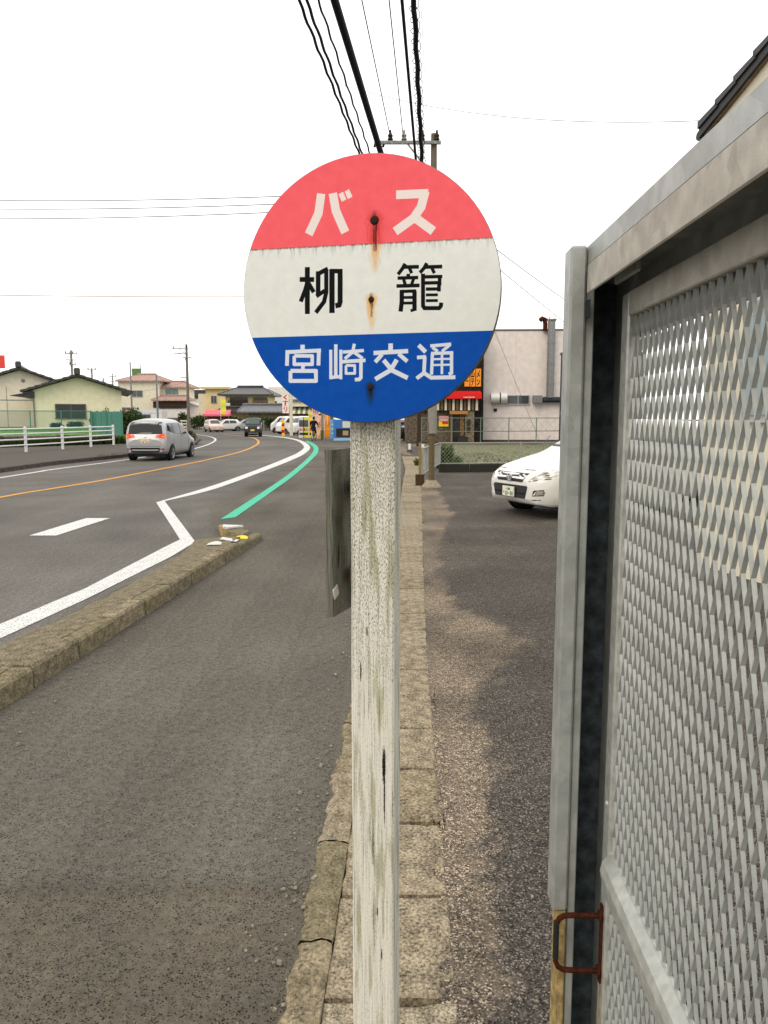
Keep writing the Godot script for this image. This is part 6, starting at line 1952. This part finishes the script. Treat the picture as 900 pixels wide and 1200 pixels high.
func corner_house() -> void:
	var A := at(817, 151, 9.04)
	var turn := atan2(0.234, 0.972)
	var o := thing("tiled_corner_house", "cream house with dark stepped roof tiles and brown eaves above the gate", "house", Vector3(A.x, 0, A.z), turn)   # local +z runs up the verge towards the viewer, +x into the house
	var slope := 0.435
	var y0 := A.y
	for k in 17:
		var z0 := k * 0.285
		var z1 := z0 + 0.32
		var st := mb()
		var yl := y0 + z0 * slope
		var yh := y0 + z1 * slope
		hexa(st, [Vector3(0, yl, z0), Vector3(0, yh - 0.02, z1), Vector3(9, yh - 0.02, z1), Vector3(9, yl, z0), Vector3(0, yl + 0.075, z0), Vector3(0, yh + 0.028, z1), Vector3(9, yh + 0.028, z1), Vector3(9, yl + 0.075, z0)])
		put("tile_course", st, M.roof_tile, o)
	var sf := mb()
	var n := 4.9
	hexa(sf, [Vector3(0.05, y0 - 0.09, 0.06), Vector3(0.05, y0 - 0.09 + n * slope, n), Vector3(8.9, y0 - 0.09 + n * slope, n), Vector3(8.9, y0 - 0.09, 0.06), Vector3(0.05, y0 - 0.01, 0.06), Vector3(0.05, y0 - 0.02 + n * slope, n), Vector3(8.9, y0 - 0.02 + n * slope, n), Vector3(8.9, y0 - 0.01, 0.06)])
	put("soffit", sf, mat(Color(0.36, 0.25, 0.17), 0.8, 0, T.patchy, 1.0), o)
	var vb := mb()
	hexa(vb, [Vector3(0.02, y0 - 0.10, 0.0), Vector3(0.02, y0 - 0.10 + n * slope, n), Vector3(0.05, y0 - 0.10 + n * slope, n), Vector3(0.05, y0 - 0.10, 0.0), Vector3(0.02, y0 + 0.01, 0.0), Vector3(0.02, y0 + n * slope, n), Vector3(0.05, y0 + n * slope, n), Vector3(0.05, y0 + 0.01, 0.0)])
	put("verge_board", vb, M.black, o)
	var gt := mb()
	tube(gt, [Vector3(0.06, y0 - 0.05, -0.05), Vector3(8.8, y0 - 0.06, -0.07)], 0.055, 10)
	put("eave_gutter", gt, M.black, o)
	var wl := mb()
	prism(wl, [Vector2(0.26, 0), Vector2(4.9, 0), Vector2(4.9, y0 - 0.1 + 4.9 * slope), Vector2(0.26, y0 - 0.1 + 0.26 * slope)], Vector3(0.09, 0, 0), Vector3.BACK, Vector3.UP, Vector3(8.2, 0, 0))
	put("wall", wl, M.wall_cream, o)
	var fr := mb()
	box(fr, Vector3(0.07, 2.3, 1.7), Vector3(0.08, 1.3, 1.6))
	var w := put("window", fr, M.sash, o)
	var pn := mb()
	box(pn, Vector3(0.04, 2.3, 1.7), Vector3(0.06, 1.15, 1.45))
	put("pane", pn, M.glass_pale, w)

func blobs(bones: Array, cell: float, k: float) -> ArrayMesh:     # tapered capsules joined smoothly, meshed as surface nets
	var lo := Vector3.ONE * 1e9
	var hi := -lo
	for b in bones:
		var r: float = maxf(b[2], b[3]) + cell * 2.0 + k
		for p in [b[0], b[1]]:
			lo = lo.min(p - Vector3.ONE * r)
			hi = hi.max(p + Vector3.ONE * r)
	var n := Vector3i(((hi - lo) / cell).ceil()) + Vector3i.ONE
	var f := PackedFloat32Array()
	f.resize(n.x * n.y * n.z)
	f.fill(9.0)
	for b in bones:
		var A: Vector3 = b[0]
		var B: Vector3 = b[1]
		var r: float = maxf(b[2], b[3]) + cell * 2.0 + k
		var i0 := Vector3i(((A.min(B) - Vector3.ONE * r - lo) / cell).floor()).max(Vector3i.ZERO)
		var i1 := Vector3i(((A.max(B) + Vector3.ONE * r - lo) / cell).ceil()).min(n - Vector3i.ONE)
		var ab := B - A
		var l2 := maxf(ab.length_squared(), 1e-6)
		for z in range(i0.z, i1.z + 1):
			for y in range(i0.y, i1.y + 1):
				for x in range(i0.x, i1.x + 1):
					var p := lo + Vector3(x, y, z) * cell
					var t := clampf((p - A).dot(ab) / l2, 0, 1)
					var d: float = p.distance_to(A + ab * t) - lerpf(b[2], b[3], t)
					var o := (z * n.y + y) * n.x + x
					var e := f[o]
					var h := clampf(0.5 + 0.5 * (e - d) / k, 0, 1)
					f[o] = lerpf(e, d, h) - k * h * (1.0 - h)
	var vs := PackedVector3Array()
	var ns := PackedVector3Array()
	var idx := PackedInt32Array()
	var at_cell := {}
	var sx := 1
	var sy := n.x
	var sz := n.x * n.y
	for z in n.z - 1:
		for y in n.y - 1:
			for x in n.x - 1:
				var o := z * sz + y * sy + x
				var m := 0
				var sum := Vector3.ZERO
				var cnt := 0
				var c := [f[o], f[o + sx], f[o + sy], f[o + sx + sy], f[o + sz], f[o + sx + sz], f[o + sy + sz], f[o + sx + sy + sz]]
				for i in 8: if c[i] < 0: m |= 1 << i
				if m == 0 or m == 255: continue
				for e in [[0, 1], [2, 3], [4, 5], [6, 7], [0, 2], [1, 3], [4, 6], [5, 7], [0, 4], [1, 5], [2, 6], [3, 7]]:
					var a: float = c[e[0]]
					var b: float = c[e[1]]
					if (a < 0) == (b < 0): continue
					var t := a / (a - b)
					var pa := Vector3(e[0] & 1, (e[0] >> 1) & 1, e[0] >> 2)
					var pq := Vector3(e[1] & 1, (e[1] >> 1) & 1, e[1] >> 2)
					sum += pa.lerp(pq, t)
					cnt += 1
				at_cell[o] = vs.size()
				vs.append(lo + (Vector3(x, y, z) + sum / cnt) * cell)
				ns.append(Vector3(c[1] - c[0] + c[3] - c[2] + c[5] - c[4] + c[7] - c[6], c[2] - c[0] + c[3] - c[1] + c[6] - c[4] + c[7] - c[5], c[4] - c[0] + c[5] - c[1] + c[6] - c[2] + c[7] - c[3]).normalized())
	for o in at_cell:
		for e in [[sx, sy, sz], [sy, sz, sx], [sz, sx, sy]]:
			if (f[o] < 0) == (f[o + e[0]] < 0): continue
			if not (at_cell.has(o - e[1]) and at_cell.has(o - e[2]) and at_cell.has(o - e[1] - e[2])): continue
			var q := [at_cell[o], at_cell[o - e[1]], at_cell[o - e[1] - e[2]], at_cell[o - e[2]]]
			if f[o] < 0: idx.append_array([q[0], q[2], q[1], q[0], q[3], q[2]])
			else: idx.append_array([q[0], q[1], q[2], q[0], q[2], q[3]])
	return arrays(vs, ns, PackedColorArray(), idx)
func cyclist() -> void:
	var base := gp(368, 516.5)
	var b := thing("bicycle", "black city bicycle ridden away along the green line", "bicycle", base, -0.12)
	for z in [0.52, -0.52]:
		var ring := []
		for i in 33: ring.append(Vector3(0, 0.335 + cos(TAU * i / 32) * 0.315, z + sin(TAU * i / 32) * 0.315))
		var st := mb()
		tube(st, ring, 0.02, 6, false)
		var w := put("wheel", st, M.rubber, b)
		var spk := mb()
		for i in 12: tube(spk, [Vector3(0, 0.335, z), Vector3(0, 0.335 + cos(TAU * i / 12) * 0.31, z + sin(TAU * i / 12) * 0.31)], 0.003, 3, false)
		put("spokes", spk, M.alloy, w)
	var fr := mb()
	for q in [[Vector3(0, 0.30, 0.05), Vector3(0, 0.82, 0.22)], [Vector3(0, 0.30, 0.05), Vector3(0, 0.78, -0.38)], [Vector3(0, 0.66, 0.17), Vector3(0, 0.74, -0.36)], [Vector3(0, 0.335, 0.52), Vector3(0, 0.30, 0.05)], [Vector3(0, 0.335, 0.52), Vector3(0, 0.70, 0.18)], [Vector3(0, 0.335, -0.52), Vector3(0, 0.95, -0.36)]]: tube(fr, q, 0.017, 7)
	put("frame", fr, M.black, b)
	var hb := mb()
	tube(hb, [Vector3(-0.27, 1.0, -0.28), Vector3(-0.2, 1.0, -0.38), Vector3(0, 0.97, -0.37), Vector3(0.2, 1.0, -0.38), Vector3(0.27, 1.0, -0.28)], 0.013, 6)
	put("handlebar", hb, M.alloy, b)
	var sd := mb()
	tube(sd, [Vector3(0, 0.86, 0.34), Vector3(0, 0.87, 0.24), Vector3(0, 0.86, 0.06)], [0.06, 0.10, 0.03], 10)
	put("saddle", sd, M.black, b)
	var md := []
	for i in 14: md.append(Vector3(0, 0.335 + cos(-0.5 + i * 0.17) * 0.355, 0.52 + sin(-0.5 + i * 0.17) * 0.355))
	var mg := mb()
	tube(mg, md, 0.024, 6)
	put("mudguard", mg, M.alloy, b)
	for s in [[-0.10, 0.46, -0.02], [0.10, 0.15, 0.10]]:
		var pe := mb()
		box(pe, Vector3(s[0] * 1.2, s[1], s[2]), Vector3(0.1, 0.025, 0.07))
		bar(pe, Vector3(s[0] * 0.6, s[1], s[2]), Vector3(s[0] * 0.6, 0.30, 0.05), 0.02, 0.015)
		put("pedal", pe, M.steel_grey, b)
	var p := thing("person", "person in black shirt and dark shorts riding a bicycle away", "person", base, -0.12)
	var legs := []
	var skin_bones := [[Vector3(0, 1.46, 0.02), Vector3(0, 1.56, 0.0), 0.055, 0.055], [Vector3(0, 1.60, -0.01), Vector3(0, 1.68, 0.0), 0.085, 0.092], [Vector3(0, 0.98, 0.18), Vector3(0, 1.38, 0.06), 0.11, 0.12]]
	var shirt := [[Vector3(0, 0.96, 0.19), Vector3(0, 1.36, 0.06), 0.145, 0.15], [Vector3(-0.16, 1.40, 0.05), Vector3(0.16, 1.40, 0.05), 0.08, 0.08]]
	for s in [-1.0, 1.0]:
		var sh := Vector3(s * 0.19, 1.39, 0.05)
		var el := Vector3(s * 0.29, 1.16, -0.08)
		var wr := Vector3(s * 0.26, 1.03, -0.26)
		skin_bones.append([sh, el, 0.05, 0.04])
		skin_bones.append([el, wr, 0.04, 0.03])
		skin_bones.append([wr, wr + Vector3(0, -0.005, -0.05), 0.032, 0.03])
		shirt.append([sh, sh.lerp(el, 0.75), 0.07, 0.065])
		var kn := Vector3(s * 0.12, 0.72 if s < 0 else 0.55, -0.18 if s < 0 else -0.08)
		var an := Vector3(s * 0.12, 0.52 if s < 0 else 0.22, 0.08 if s < 0 else 0.17)
		var hp := Vector3(s * 0.09, 0.92, 0.18)
		if s < 0: an = Vector3(-0.12, 0.53, 0.05)
		legs.append([hp, kn.lerp(hp, 0.1), 0.10, 0.075])
		skin_bones.append([hp, kn, 0.08, 0.06])
		skin_bones.append([kn, an, 0.058, 0.04])
		skin_bones.append([an - Vector3(0, 0.02, 0), an + Vector3(0, -0.04, -0.15), 0.045, 0.035])
	legs.append([Vector3(-0.08, 0.93, 0.19), Vector3(0.08, 0.93, 0.19), 0.125, 0.125])
	var body := put("body", blobs(skin_bones, 0.022, 0.03), mat(Color(0.50, 0.33, 0.24), 0.7), p)
	for s in [-1.0, 1.0]:
		for k in 5:
			var fg := mb()
			var w0 := Vector3(s * (0.245 + 0.014 * k), 1.02, -0.285)
			tube(fg, [w0, w0 + Vector3(0, 0.005, -0.035), w0 + Vector3(0, -0.03, -0.045)] if k else [w0, w0 + Vector3(-s * 0.03, -0.01, -0.01), w0 + Vector3(-s * 0.035, -0.035, -0.02)], 0.009, 6)
			put("finger", fg, body.material_override, p)
	put("shirt", blobs(shirt, 0.022, 0.04), mat(Color(0.012, 0.012, 0.014), 0.9), p)
	put("shorts", blobs(legs, 0.022, 0.04), mat(Color(0.02, 0.02, 0.025), 0.9), p)
	put("hair", blobs([[Vector3(0, 1.67, 0.03), Vector3(0, 1.71, -0.01), 0.092, 0.088], [Vector3(0, 1.62, 0.05), Vector3(0, 1.66, 0.04), 0.06, 0.08]], 0.016, 0.03), mat(Color(0.02, 0.014, 0.01), 0.7), p)
